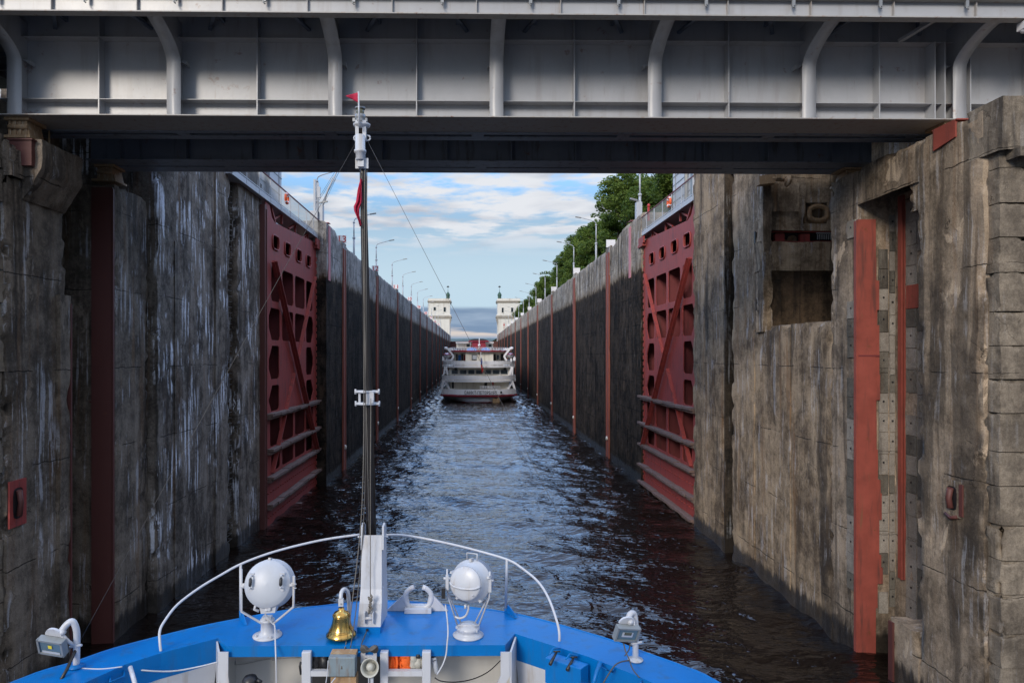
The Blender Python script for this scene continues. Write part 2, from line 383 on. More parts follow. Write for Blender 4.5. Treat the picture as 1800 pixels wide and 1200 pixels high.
M['flag'] = paint('crimson_cloth', (.40, .012, .05), .8, .1, 0, sc=9, bs=.3)
M['orange'] = paint('orange_fabric', (.80, .13, .015), .75, .12, .1, (.4, .06, .01), 12, .5)
M['buoy'] = paint('orange_lifebuoy_plastic', (.75, .12, .03), .5, .1, 0, sc=5)
M['rope'] = paint('twisted_grey_rope', (.17, .155, .135), .9, .3, .3, (.08, .07, .06), 60, .8)
M['wire'] = paint('steel_wire', (.08, .075, .07), .5, .2, 0, sc=40, metal=.3)
M['boxgrey'] = paint('scuffed_blue_grey_box_paint', (.17, .22, .25), .5, .22, .7, (.14, .09, .06), 9, .3, rust=.7)
M['horn'] = paint('beige_plastic', (.42, .42, .38), .5, .1, .2, (.2, .18, .15), 9, .1)
M['glass_d'] = paint('dark_window_glass', (.02, .03, .035), .08, .3, 0, sc=2)
M['glass_g'] = paint('greenish_lamp_glass', (.10, .10, .06), .12, .4, 0, sc=30)
M['shipwhite'] = paint('ship_white_paint', (.74, .75, .80), .35, .05, .25, (.45, .38, .33), .5, .05)
M['shipcream'] = paint('ship_cream_cladding', (.72, .69, .62), .5, .08, .3, (.35, .28, .2), .6, .05)
M['shipred'] = paint('ship_dark_red_paint', (.22, .012, .03), .4, .12, .1, (.1, .01, .01), 1, .05)
M['tarp'] = paint('blue_tarpaulin', (.02, .19, .62), .5, .15, 0, sc=3, bs=.3)
M['green'] = paint('verdigris_cupola', (.03, .085, .06), .6, .2, .2, (.02, .03, .02), 1.5, .1)
M['signred'] = paint('sign_red_paint', (.42, .03, .03), .5, .1, 0)
M['flagw'] = paint('white_flag_cloth', (.7, .7, .72), .8, .05, 0)
M['flagb'] = paint('blue_flag_cloth', (.02, .05, .30), .8, .05, 0)
M['towerw'] = paint('whitewashed_tower_plaster', (.66, .65, .62), .8, .10, .55, (.34, .29, .23), .25, .2)
M['towerg'] = paint('tower_grey_siding', (.50, .52, .55), .6, .06, .2, (.3, .3, .3), .4, .1)
M['towert'] = paint('tower_cornice_stone', (.33, .30, .26), .85, .15, .5, (.15, .13, .1), .6, .3)
M['boxg'] = paint('grey_lamp_housing', (.20, .22, .23), .5, .12, .2, (.1, .1, .1), 8)
M['led'] = paint('yellow_led_chip', (.75, .62, .05), .4, .05, 0)
M['lampglass'] = paint('floodlight_glass', (.10, .16, .20), .07, .2, 0, sc=10)

def leafmat(name, a, b):
    m, t = new_mat(name); p = pos(t)
    n = t.noise(p, .45, 4, .6); n2 = t.noise(p, 3.5, 2, .6)
    c = t.mix(t.ss(t.m('ADD', t.m('MULTIPLY', n, .6), t.m('MULTIPLY', n2, .4)), .38, .62), a, b)
    d = t.n('ShaderNodeBsdfPrincipled', {'Base Color': c, 'Roughness': .6, 'Specular IOR Level': .25})
    tr = t.n('ShaderNodeBsdfTranslucent', {'Color': c})
    mx = t.n('ShaderNodeMixShader', {0: .38, 1: d.outputs[0], 2: tr.outputs[0]})
    t.n('ShaderNodeOutputMaterial', {'Surface': mx.outputs[0]}); return m
M['leaf'] = leafmat('broad_leaves', (.045, .085, .016), (.15, .22, .042))
M['leaf2'] = leafmat('lime_leaves', (.06, .105, .02), (.175, .24, .045))
M['needle'] = leafmat('spruce_needles', (.016, .042, .018), (.045, .088, .034))
M['bark'] = paint('grey_brown_bark', (.07, .05, .038), .9, .3, .3, (.03, .025, .02), 4, .8)

def m_water():
    m, t = new_mat('dark_lock_water'); p = pos(t)
    a = t.noise(t.vm('MULTIPLY', p, (.62, 1.25, 1)), 1.95, 2, .45, .5); b = t.noise(t.vm('MULTIPLY', p, (.8, 1.5, 1)), 3.6, 2, .5, .3)
    h = t.m('ADD', t.m('MULTIPLY', a, 1.0), t.m('MULTIPLY', b, .22))
    nm = t.n('ShaderNodeBump', {'Height': h, 'Strength': 1.0, 'Distance': .130}).outputs[0]
    b_ = t.n('ShaderNodeBsdfPrincipled', {'Base Color': (.0075, .0045, .0035, 1), 'Roughness': .015, 'IOR': 1.333, 'Specular IOR Level': .8, 'Normal': nm})
    t.n('ShaderNodeOutputMaterial', {'Surface': b_.outputs[0]}); return m
M['water'] = m_water()
def m_grass():
    m, t = new_mat('embankment_grass'); p = pos(t)
    c = t.mix(t.ss(t.noise(p, .2, 6, .65), .4, .62), (.045, .07, .02), (.11, .12, .045))
    finish(t, c, .9, 0, t.noise(p, 3, 4, .7), .5, .1); return m
M['grass'] = m_grass()
def m_hill():
    m, t = new_mat('wooded_hill'); p = pos(t)
    c = t.mix(t.ss(t.noise(p, .02, 6, .7), .4, .62), (.035, .065, .06), (.07, .10, .085))
    finish(t, c, .95); return m
M['hill'] = m_hill()

# ------------------------------------------------------------------ setting: water, banks, hills
def build_water():
    rnd = random.Random(3); wv = []
    for i in range(46):
        L = 0.7*(1.09**i) if i < 30 else rnd.uniform(.9, 5)
        a = rnd.gauss(R(84), R(38)); k = 2*math.pi/L
        wv.append((k*math.cos(a), k*math.sin(a), .0058*L**.85*rnd.uniform(.5, 1.3), rnd.uniform(0, 6.28)))
    xs = [-300, -120, -60, -30]+[-18+.25*i for i in range(0, 153)]+[30, 60, 120, 300]
    ys = [-250, -100, -40, -10, 2]
    y = 8.0
    while y < 320: ys.append(y); y += max(.24, .0042*y)
    ys += [360, 426]
    vs = []
    for y in ys:
        fy = min(1, max(0, (y-6)/4))*min(1, max(0, (330-y)/60))
        wk = math.exp(-((y-158)/26)**2)
        for x in xs:
            f = fy if abs(x) < 21 else 0
            z = 0
            if f:
                for kx, ky, am, ph in wv: z += am*math.sin(kx*x+ky*y+ph)
                q = Vector((x*.16, y*.10, 0)); z *= .55+.9*max(0, min(1, .5+mnoise.noise(q)))
                z += .22*wk*mnoise.noise(Vector((x*1.1, y*1.1, 4)))
            vs.append((x, y, z*f))
    n = len(xs); mb = MB()
    mb.add(vs, [(j*n+i, j*n+i+1, (j+1)*n+i+1, (j+1)*n+i) for j in range(len(ys)-1) for i in range(n-1)], True)
    mb.build('water', M['water'], kind='structure', loc=(0, 0, 0), fixn=False)
build_water()

def ground(name, x0, x1, y0, y1, z, hump=0.0, side=1):
    mb = MB(); nx, ny = 28, 60
    vs = []
    for j in range(ny+1):
        for i in range(nx+1):
            x = x0+(x1-x0)*(i/nx)**2; y = y0+(y1-y0)*j/ny
            vs.append((x*side, y, z+hump*min(1, i/10)+.5*mnoise.noise(Vector((x*.05, y*.05, 2)))*min(1, i/5)))
    mb.add(vs, [(j*(nx+1)+i, j*(nx+1)+i+1, (j+1)*(nx+1)+i+1, (j+1)*(nx+1)+i) for j in range(ny) for i in range(nx)], True)
    mb.build(name, M['grass'], kind='structure')
ground('bank', 17.5, 900, 30, 2500, 23.2, 1.5, 1)
ground('bank', 17.5, 900, 30, 2500, 22.6, .6, -1)
mb = MB(); rows = []
for j, (yy, hh) in enumerate(((1700, -4), (2100, 42), (2600, 66), (3200, 20))):
    rows.append([(x, yy+60*math.sin(x*.003), CAMZ+hh*(.85+.35*mnoise.noise(Vector((x*.0022, yy*.001, 0))))) for x in range(-3000, 3001, 50)])
mb.loft(rows, True); mb.build('hills', M['hill'], kind='structure')

# ------------------------------------------------------------------ lock chamber walls
def chamber(side, Xw, Y0, ztop, mat, zs, guides, label):
    root = thing('lock_chamber_wall', (side*Xw, Y0, 0), label, 'wall')
    mb = MB()
    # wall face and coping as one rough grid
    ys = []; y = Y0
    while y < 425: ys.append(y); y += max(.45, .011*y)
    ys.append(425)
    zz_ = [-2]+[i*.75 for i in range(0, 28)]+[ztop-2.2, ztop-1.5, ztop-.8, ztop-.35, ztop-.12]
    zz_ = sorted(set(z for z in zz_ if z < ztop-.1))
    def top(y):                       # raised block at the gate end, then a slope down
        if y < zs[0]: return zs[2]
        if y < zs[1]: return zs[2]+(ztop-zs[2])*(y-zs[0])/(zs[1]-zs[0])
        return ztop+.05*math.sin(y*.9)+.12*max(-.5, fbm(Vector((y*.35, 3*side, 0)), 1.0, 3))
    cols = []
    for y in ys:
        col = []
        for z in zz_:
            zz2 = z*top(y)/ztop
            p = Vector((Xw, y, zz2)); x = Xw+.05*fbm(p, .6, 3)+(.02*math.sin(int(y/13.3)*7.3))
            if z > ztop-.2: x += .06+.12*max(0, fbm(p, .9, 2))
            col.append((side*x, y, zz2))
        tp = top(y)
        col += [(side*(Xw+.2+.1*fbm(Vector((0, y, 0)), 1, 2)), y, tp), (side*(Xw+1.0), y, tp+.01), (side*(Xw+3.6), y, tp), (side*(Xw+3.6), y, 20)]
        cols.append(col)
    mb.loft(cols, True)
    c0 = cols[0]; mb.add(c0+[(side*(Xw+3.6), Y0, -2)], [tuple(range(len(c0)+1))])
    mb.build('wall_body', mat, root, fixn=True)
    for i, (gy, gw) in enumerate(guides):
        gw *= 1.7
        g = MB(); g.box(side*(Xw-.13), side*(Xw+.14), gy-gw, gy+gw, -1, ztop-(.55 if i < 12 else .3))
        g.box(side*(Xw-.18), side*(Xw-.0), gy-gw-.05, gy-gw+.04, -1, ztop-.6); g.box(side*(Xw-.18), side*(Xw-.0), gy+gw-.04, gy+gw+.05, -1, ztop-.6)
        g.build('guide_strip', M['guide'], root)
        if i < 9:
            g = MB(); g.box(side*(Xw-.06), side*(Xw+.14), gy-gw*1.9, gy-gw-.02-.05, ztop-3.2, ztop+.12); g.box(side*(Xw-.06), side*(Xw+.14), gy+gw+.07, gy+gw*2.0, 1.2, ztop+.12); g.box(side*(Xw-.05), side*(Xw+.3), gy-gw, gy+gw, ztop-.53, ztop+.14)
            g.build('guide_surround', M['conc_cl'] if side < 0 else M['conc_cr'], root)
            h = MB(); h.lathe([(0, 0), (.22, .02), (.26, .1), (.2, .2), (0, .22)], Matrix.Translation((side*(Xw-.1), gy+.1, 2.3))@Matrix.Rotation(R(-90*side), 4, 'Y'), 10)
            h.build('mooring_bollard', M['cream'], root)
    pk = MB()
    py_ = zs[3]
    for k in range(14): 
        z0 = ztop-4.6+k*.36; pk.box(side*(Xw-.07), side*(Xw+.12), py_-.42, py_+.42, z0, z0+.36)
    pk.box(side*(Xw-.07), side*(Xw+.7), py_-.42, py_+.42, zs[2]+.0, zs[2]+.04)
    pk.build('painted_stripe', M['pink'], root)
    return root
gl = [(71, .38), (95.7, .38), (122, .38), (149, .38), (175, .4), (201, .4), (227, .4), (253, .4), (279, .4), (305, .4), (331, .4), (357, .4), (383, .4), (409, .4)]
gr = [(78.5, .42), (104.5, .42), (134, .42), (163, .42), (191, .42), (219, .42), (247, .42), (275, .42), (303, .42), (331, .42), (359, .42), (387, .42), (415, .42)]
chamber(-1, 13.4, 62.6, 23.45, M['conc_cl'], (67.0, 69.0, 24.2, 63.9), gl, 'left chamber wall of the lock, blue-grey above the black waterline, running away to the far tower')
chamber(1, 15.7, 63.4, 24.15, M['conc_cr'], (71.5, 76.0, 25.15, 67.8), gr, 'right chamber wall of the lock, brownish coping above the black waterline, in front of the trees')

# far gate at the end of the chamber
g = thing('far_lock_gate', (1, 424, 0), 'closed dark red gate across the far end of the chamber behind the cruise ship', 'gate')
for s_, a, b in ((-1, -13.4, 1.1), (1, 1.2, 15.7)):
    mb = MB(); mb.box(a, b, 423.4, 424.2, -1, 19.8)
    for k in range(6): mb.box(a, b, 423.1, 423.4, 3+k*3.2, 3.4+k*3.2)
    mb.build('gate_leaf', M['red_dull'], g)

# ------------------------------------------------------------------ far towers
def tower(side, x0, x1, y0, y1, label, windows):
    root = thing('lock_tower', (side*(x0+x1)/2, y0, 23.5), label, 'tower', 'towers at the far end of the lock')
    s = side
    mb = MB(); mb.box(s*x0, s*x1, y0, y1, 20, 45.4); mb.build('wall', M['towerw'], root)
    mb = MB(); mb.box(s*(x0-.9), s*(x1+.5), y0-.6, y1+.6, 35.0, 36.0); mb.box(s*(x0-.5), s*(x1+.3), y0-.35, y1+.3, 34.3, 35.0)
    mb.box(s*(x0-.45), s*(x1+.3), y0-.35, y1+.3, 44.2, 44.9); mb.box(s*(x0-.8), s*(x1+.6), y0-.7, y1+.6, 44.9, 45.5); mb.build('cornice', M['towert'], root)
    mb = MB()
    for z in (36.05,): mb.box(s*(x0-.8), s*(x1+.4), y0-.5, y0-.2, z, z+.75)
    mb.box(s*(x0-.3), s*(x1+.1), y0-.3, y0+.1, 45.5, 46.9); mb.box(s*(x0-.3), s*(x0+.1), y0+.1, y1, 45.5, 46.9); mb.box(s*(x1-.3), s*(x1+.1), y0+.1, y1, 45.5, 46.9)
    for k in range(5): mb.box(s*(x0+.3+k*(x1-x0-.9)/4), s*(x0+.6+k*(x1-x0-.9)/4), y0-.18, y0, 22, 34.3)
    mb.build('parapet', M['towerw'], root)
    mb = MB()                          # stepped oriel bracket on the canal side
    for k in range(5): mb.box(s*(x0-.9+k*.19), s*(x0+.1), y0-.5+k*.1, y0+3.2-k*.2, 34.3-(k+1)*.75, 34.3-k*.75)
    mb.build('bracket', M['towert'], root)
    for wx, wz, ww, wh in windows:
        mb = MB(); mb.box(s*(wx-ww/2-.35), s*(wx+ww/2+.35), y0-.14, y0-.02, wz-wh/2-.35, wz+wh/2+.35); f = mb.build('window', M['towerw'], root)
        mb = MB(); mb.box(s*(wx-ww/2), s*(wx+ww/2), y0-.2, y0-.142, wz-wh/2, wz+wh/2); mb.build('pane', M['glass_d'], f)
    mb = MB(); mb.box(s*(x0-.06), s*(x0-.02), y0+1.5, y0+3.5, 25, 32.5); mb.build('dark_door', M['dark'], root)
    cx = s*(x0+1.3)
    mb = MB(); mb.lathe([(1.5, 45.5), (1.5, 46.1), (1.15, 46.2), (1.1, 48.7), (1.35, 48.8), (1.3, 49.4), (1.0, 50.2), (.5, 50.9), (.16, 51.2), (.12, 52.4)], (cx, y0+1.6, 0), 8, False)
    mb.build('cupola', M['green'], root)
    mb = MB(); mb.tube([(cx, y0+1.6, 52.4), (cx, y0+1.6, 55.0)], .07, 6); mb.poly([(cx-.9, y0+1.6, 54.2), (cx+.2, y0+1.6, 54.0), (cx+.9, y0+1.6, 54.4), (cx+.3, y0+1.6, 55.0), (cx-.5, y0+1.6, 54.9)], (0, .08, 0)); mb.build('weather_vane', M['dark'], root)
tower(-1, 14.0, 27.6, 430, 442, 'white square lock tower with green cupola, left of the cruise ship at the far end', [(17.3, 40, 1.4, 2.9), (23.6, 40.4, 1.5, 2.0)])
tower(1, 16.0, 30.0, 430, 442, 'white square lock tower with green cupola, right of the cruise ship at the far end', [(19.2, 39.6, 1.2, 3.0), (25.2, 39.8, 1.4, 2.8)])
mb = MB(); mb.box(-34, -28.2, 431, 440, 22, 35.2); mb.box(-34.4, -28.2, 430.7, 440, 35.2, 35.8)
for k in range(2): mb.box(-32.8+k*2.2, -31.8+k*2.2, 430.85, 431, 31.5, 33.2)
mb.build('annex', M['towert'], label='low pale annex with cornice leaning against the left far tower', cat='building')
# ladders and signal by right tower
mb = MB(); mb.tube([P(886, 578, 415), P(886, 567, 415)], .18, 6); mb.box(*sum(([a-.45, a+.45] for a in P(886, 571, 415)), [])); mb.build('signal_lamp', M['signred'], label='small red signal on a post before the right far tower', cat='signal')

# near towers on both sides, seen between the bridge and the trees
def near_tower(x0, x1, y0, y1, z1, label, pipe):
    root = thing('gate_tower', ((x0+x1)/2, y0, 23.5), label, 'tower')
    mb = MB(); mb.box(x0, x1, y0, y1, 22, z1); mb.build('wall', M['towerg'], root)
    s = 1 if x0 > 0 else -1; xf = x0 if s > 0 else x1
    mb = MB()
    z = 24.0
    while z < z1-.5:
        mb.box(xf-s*.05, xf, y0+.02, y1-.02, z, z+.06); mb.box(min(x0, x1)+.02, max(x0, x1)-.02, y0-.05, y0, z, z+.06); z += .9
    for k in range(5): yy = y0+1+k*(y1-y0-2)/4; mb.box(xf-s*.06, xf, yy-.03, yy+.03, 23, z1-.1)
    mb.build('cladding_joint', M['grey'], root)
    mb = MB(); mb.tube([(xf-s*.2, pipe, 23), (xf-s*.2, pipe, z1-.2)], .16, 10); mb.split('drainpipe', M['wgrey'] if s < 0 else M['cream'], root)
    if s > 0:
        mb = MB(); mb.box(xf-.12, xf-.03, pipe-2.0, pipe-1.0, 25, 34); mb.build('window', M['shipwhite'], root); mb = MB(); mb.box(xf-.16, xf-.125, pipe-1.85, pipe-1.15, 25.3, 33.7); mb.build('pane', M['lampglass'], root)
near_tower(22, 34, 60, 74.8, 52, 'light grey clad tower with a cream drainpipe beside the trees, behind the right gate', 69.5)
near_tower(-34, -20, 56, 71.6, 52, 'light grey clad tower with a drainpipe rising behind the left gate railing', 66.0)

# ------------------------------------------------------------------ gates
def gate(side, Xg, dz, yfar, label, walklabel):
    s = side; W = 15.25
    def q(u, v, w_=0.0): return Vector((s*(Xg+w_), yfar-u, v+dz))
    root = thing('lock_gate', (s*Xg, yfar-W/2, 0), label, 'gate', 'open red lock gates')
    outer = [q(0, -1.2), q(W, -1.2), q(W, 22.9), (q(W-.9, 22.9)), q(W-1.5, 22.1), q(W-2.3, 21.85), q(0, 22.5)]
    holes = []
    def rnd_rect(u0, u1, v0, v1, r=.22, cham=None):
        pts = []
        c = cham or {}
        for i, (cu, cv, su, sv) in enumerate(((u0, v0, 1, 1), (u1, v0, -1, 1), (u1, v1, -1, -1), (u0, v1, 1, -1))):
            k = c.get(i)
            if k: a, b = (q(cu, cv+sv*k*1.25), q(cu+su*k, cv))
            else: a, b = (q(cu, cv+sv*r), q(cu+su*r, cv))
            mid = q(cu+su*r*.3, cv+sv*r*.3)
            seq = [a] + ([] if k else [mid]) + [b]
            if i in (1, 3): seq.reverse()
            pts += seq
        return pts
    for uc in (3.0, 6.3, 9.7, 12.9): holes.append(rnd_rect(uc-.75, uc+.75, 20.05-.08, 20.95-.08, .28))
    cu = [(1.4, 3.7), (4.2, 7.4), (7.9, 11.1), (11.7, 13.9)]
    for i, (a, b) in enumerate(cu):
        holes.append(rnd_rect(a, b, 16.15, 18.7, .3))
        holes.append(rnd_rect(a-(.3 if i == 0 else 0), b+(.6 if i == 3 else 0), 13.35, 15.65, .3, {0: {0: .7, 3: .5}, 3: {1: .7, 2: .5}}.get(i)))
        holes.append(rnd_rect(a-(.3 if i == 0 else 0), b+(.3 if i == 3 else 0), 5.75, 7.75, .25))
        holes.append(rnd_rect(a, b, 3.95, 5.25, .22))
    for v0, v1 in ((10.55, 12.95), (8.25, 10.1)):
        holes.append(rnd_rect(1.1, 3.7, v0, v1, .3, {0: .6, 3: .8}))
        holes.append(rnd_rect(11.9, 14.5, v0, v1, .3, {1: .6, 2: .8}))
    mb = MB(); mb.sheet(outer, holes, (s*.07, 0, 0)); mb.build('skin_plate', M['red'], root)
    mb = MB(); mb.box(s*(Xg+1.5), s*(Xg+1.6), yfar-W+.02, yfar-.02, -1.2+dz, 21.8+dz)      # rear skin
    for u in (.05, 4.0, 7.65, 11.4, W-.05): mb.box(s*(Xg+.09), s*(Xg+1.48), yfar-u-.03, yfar-u+.03, -1.2+dz, 21.8+dz)
    for u in (2.6, 5.8, 9.5, 12.9): mb.box(s*(Xg+.9), s*(Xg+1.02), yfar-u-.06, yfar-u+.06, 3.2+dz, 19.3+dz)
    for v in (3.5, 5.5, 8.0, 10.3, 13.15, 15.9, 19.1, 21.4): mb.box(s*(Xg+.09), s*(Xg+1.48), yfar-W+.1, yfar-.1, v-.03+dz, v+.03+dz)
    for v in (4.6, 6.8, 9.3, 11.8, 14.5, 17.3): mb.box(s*(Xg+1.0), s*(Xg+1.48), yfar-W+.1, yfar-.1, v-.03+dz, v+.03+dz)
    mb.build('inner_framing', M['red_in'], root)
    # rims round the small upper ports
    for h in holes[:1]+[]: pass
    for uc in (3.0, 6.3, 9.7, 12.9):
        ring = [Vector((p.x-s*.04, p.y, p.z)) for p in rnd_rect(uc-.8, uc+.8, 19.92, 20.92, .3)]
        mb = MB(); mb.tube(ring+[ring[0]], .06, 6, False); mb.build('port_rim', M['red'], root)
    # raised diagonal braces
    mb = MB(); mb.bar(q(14.2, 18.9, -.22), q(.8, 3.7, -.22), .22, .22, (1, 0, 0)); mb.bar(q(14.2, 18.9, -.36), q(.8, 3.7, -.36), .06, .34, (1, 0, 0)); mb.split('diagonal_brace', M['red'], root)
    mb = MB(); mb.bar(q(.8, 19.3, -.10), q(7.2, 11.6, -.10), .12, .30, (1, 0, 0)); mb.bar(q(8.1, 10.8, -.10), q(14.0, 3.9, -.10), .12, .30, (1, 0, 0)); mb.split('diagonal_brace', M['red'], root)
    # fender timbers
    rr = random.Random(5)
    for v in (8.0, 5.55, 3.6, 1.7, .12):
        mb = MB(); u = -.5
        while u < W-.2:
            L = min(rr.uniform(1.0, 1.7), W-.1-u); dzz = rr.uniform(-.03, .03)
            mb.box(s*(Xg-.5+rr.uniform(-.05, .03)), s*Xg-.0, yfar-u-L+.04, yfar-u, v-.02+dzz+dz, v+.16+dzz+dz); u += L
        mb.box(s*(Xg-.36), s*(Xg-.001), yfar-W+.1, yfar, v-.2+dz, v-.03+dz); mb.build('fender_timber', M['wood'], root)
    mb = MB()
    for v in (2.6, .9):
        for k in range(24): mb.box(s*(Xg-.10), s*(Xg-.001), yfar-.5-k*.62-.05, yfar-.5-k*.62+.05, v-.05+dz, v+.02+dz)
    for k in range(36): mb.box(s*(Xg-.1), s*(Xg-.001), yfar-.35, yfar-.1, .5+k*.58+dz, .85+k*.58+dz)
    mb.box(s*(Xg-.05), s*(Xg-.001), yfar-.42, yfar-.36, -1+dz, 21.9+dz)
    mb.build('seal_clamp', M['red'], root)
    mb = MB(); mb.box(s*(Xg-.10), s*(Xg+.5), yfar-W-.5, yfar-W-.04, -1.2+dz, 22.6+dz); mb.box(s*(Xg-.16), s*(Xg-.10), yfar-W-.2, yfar-W-.12, -1.2+dz, 22.3+dz); mb.build('hinge_post', M['red_dull'], root)
    # top lugs and trusses carrying the walkway
    mb = MB()
    for u0, u1 in ((2.0, 4.0), (6.2, 8.2), (10.2, 12.2)):
        mb.bar(q(u0, 22.3, .3), q(u0, 23.15, .3), .16); mb.bar(q(u0, 23.05, .3), q(u1, 22.3, .3), .14)
    mb.bar(q(12.3, 22.0, .2), q(13.6, 23.1, .2), .16); mb.box(s*(Xg-.35), s*(Xg+.9), yfar-.9, yfar+.9, 21.9+dz, 22.15+dz); mb.box(s*(Xg-.35), s*(Xg-.2), yfar-1.2, yfar+.6, 22.15+dz, 22.75+dz)
    mb.box(s*(Xg+.3), s*(Xg+.5), yfar-2.4, yfar-.4, 22.4+dz, 22.7+dz)
    mb.split('walkway_truss', M['red'], root)
    # footbridge on top with picket railing
    wk = thing('gate_footbridge', (s*(Xg+.4), yfar-W/2, 23.0+dz), walklabel, 'footbridge', 'footbridges on the gates')
    y0, y1 = yfar-W-7, yfar+.9
    mb = MB(); mb.box(s*(Xg-.1), s*(Xg+1.6), y0, y1, 23.0+dz, 23.12+dz); mb.box(s*(Xg-.16), s*(Xg-.1), y0, y1, 22.95+dz, 23.3+dz); mb.box(s*(Xg-.17), s*(Xg-.12), y0, y1, 23.36+dz, 23.42+dz); mb.build('deck', M['wgrey'], wk)
    mb = MB(); mb.box(s*(Xg-.19), s*(Xg-.11), y0, y1, 24.62+dz, 24.70+dz); mb.build('handrail', M['red_in'], wk)
    mb = MB(); y = y0; 
    while y <= y1+.01: mb.box(s*(Xg-.18), s*(Xg-.12), y-.04, y+.04, 23.0+dz, 24.62+dz); y += (y1-y0)/9
    mb.split('railing_post', M['wgrey'], wk)
    mb = MB(); y = y0
    while y < y1: mb.box(s*(Xg-.155), s*(Xg-.135), y-.013, y+.013, 23.45+dz, 24.6+dz); y += .19
    mb.build('railing_picket', M['grey'], wk)
    return root, wk
gate(1, 15.9, 0, 63.3, 'open dark red gate leaf with timber fenders recessed in the right lock wall', 'grey railed footbridge along the top of the right gate')
gate(-1, 14.3, -.35, 62.5, 'open dark red gate leaf with timber fenders recessed in the left lock wall', 'grey railed footbridge along the top of the left gate')

def lifebuoy(c, s, label, tilt=0):
    root = thing('lifebuoy', c, label, 'lifebuoy', 'lifebuoys on the footbridge railings')
    mb = MB(); pts = [Vector(c)+Vector((0, .36*math.cos(a), .36*math.sin(a))) for a in [2*math.pi*k/24 for k in range(25)]]
    mb.tube(pts, .10, 10, False); mb.build('ring', M['buoy'], root)
    mb = MB()
    for a in (45, 135, 225, 315): 
        a = R(a); p = Vector(c)+Vector((0, .36*math.cos(a), .36*math.sin(a))); d = Vector((0, -math.sin(a), math.cos(a)))*.06; mb.tube([p-d, p+d], .108, 10)
    mb.build('band', M['shipwhite'], root)
lifebuoy((15.9-.32, 54.0, 24.0), 1, 'orange lifebuoy hanging on the right footbridge railing')
lifebuoy((-14.3+.32, 51.5, 23.72), -1, 'orange lifebuoy hanging on the left footbridge railing')

# gate recess back walls + ground edge behind the gates
for s, Xg, y0, y1, zt in ((1, 15.9, 47.4, 63.4, 22.2), (-1, 14.2, 46.6, 60.0, 21.8)):
    mb = MB(); mb.box(s*(Xg+2.4), s*(Xg+6), y0, y1+3.4, -2, zt+.7)
    mb.build('gate_recess_wall', M['conc_l'] if s < 0 else M['conc_r'], label='shadowed concrete recess wall behind the %s red gate' % ('right' if s > 0 else 'left'), cat='wall')

# ------------------------------------------------------------------ walls between the gates and the bridge
# LEFT
L = thing('lock_head_wall', (-15, 39, 0), 'tall dark streaked concrete wall between the left pier and the left red gate', 'wall')
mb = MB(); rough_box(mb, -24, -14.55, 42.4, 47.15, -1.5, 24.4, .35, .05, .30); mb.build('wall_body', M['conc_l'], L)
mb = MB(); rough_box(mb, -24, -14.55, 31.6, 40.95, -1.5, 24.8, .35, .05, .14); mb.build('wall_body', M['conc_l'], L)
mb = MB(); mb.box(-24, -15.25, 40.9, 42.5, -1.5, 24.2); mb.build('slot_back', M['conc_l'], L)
mb = MB()
for k in range(70): mb.tube([(-15.1, 41.2, .6+k*.34), (-14.85, 41.2, .6+k*.34), (-14.85, 42.2, .6+k*.34), (-15.1, 42.2, .6+k*.34)], .022, 5)
mb.split('ladder_rung', M['grey'], L)
mb = MB()                              # thin ledges and pilaster strips on the face
mb.box(-14.6, -14.49, 33.3, 34.6, -1, 17.5); mb.box(-14.6, -14.46, 38.5, 38.75, -1, 24)
mb.build('pilaster', M['conc_l'], L)
S = thing('girder_seat', (-16, 30, 0), 'low concrete girder seat with a red armour strip left of the dark groove', 'pier')
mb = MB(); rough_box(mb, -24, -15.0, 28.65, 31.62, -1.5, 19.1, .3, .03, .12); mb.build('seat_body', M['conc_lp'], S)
mb = MB(); mb.box(-15.9, -15.03, 28.50, 28.62, -1.5, 18.95); mb.box(-15.05, -14.99, 28.50, 28.62, -1.5, 18.9); mb.box(-15.98, -15.04, 28.485, 28.50, 9.98, 10.04); mb.build('armour_plate', M['red_dull'], S)
mb = MB(); mb.tube([(-16.9, 28.5, 6.5), (-16.9, 28.5, 3.5), (-16.75, 28.45, 3.2)], .04, 6); mb.build('pipe', M['dark'], S)
# groove back, near pier
Pn = thing('bridge_pier', (-18, 24, 0), 'left bridge pier of cracked concrete with a red-rimmed mooring niche at its foot', 'pier')
mb = MB(); mb.box(-24, -17.2, 25.7, 28.7, -1.5, 19.0); mb.build('groove_back', M['conc_lp'], Pn)
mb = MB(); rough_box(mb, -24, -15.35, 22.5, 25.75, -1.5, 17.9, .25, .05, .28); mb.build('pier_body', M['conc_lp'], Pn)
mb = MB(); rough_box(mb, -15.5, -15.2, 25.2, 25.85, -1.5, 14.2, .3, .02, .04); mb.build('nosing', M['conc_lp'], Pn)
mb = MB(); mb.box(-15.6, -15.17, 25.83, 25.90, -1.5, 13.9); mb.split('edge_plate', M['red_dull'], Pn)
mb = MB()
# corbelled head that tapers back to the pier
rows = []
for k in range(13):
    z = 19.3-k*.17; sh = max(0, (k-6)*.11); row = []
    for j in range(13):
        y = 23.2+j*.2; p = Vector((0, y, z)); row.append((-14.6-sh+.07*fbm(Vector((1, y, z)), 1.4, 3)-(.2*max(0, fbm(p, 1.1, 2)) if k in (0, 12) else 0), y+(.1*fbm(p, 2, 2) if j in (0, 12) else 0), z))
    rows.append(row)
mb.loft(rows, True)
mb.add(rows[0]+[(-18, 25.6, 19.3), (-18, 23.2, 19.3)], [tuple(range(15))])
mb.add([r_[-1] for r_ in rows]+[(-18, 25.6, 17.26), (-18, 25.6, 19.3)], [tuple(range(15))])
mb.add([r_[0] for r_ in rows]+[(-18, 23.2, 17.26), (-18, 23.2, 19.3)], [tuple(range(15))])
mb.add(rows[-1]+[(-18, 25.6, 17.26), (-18, 23.2, 17.26)], [tuple(range(15))])
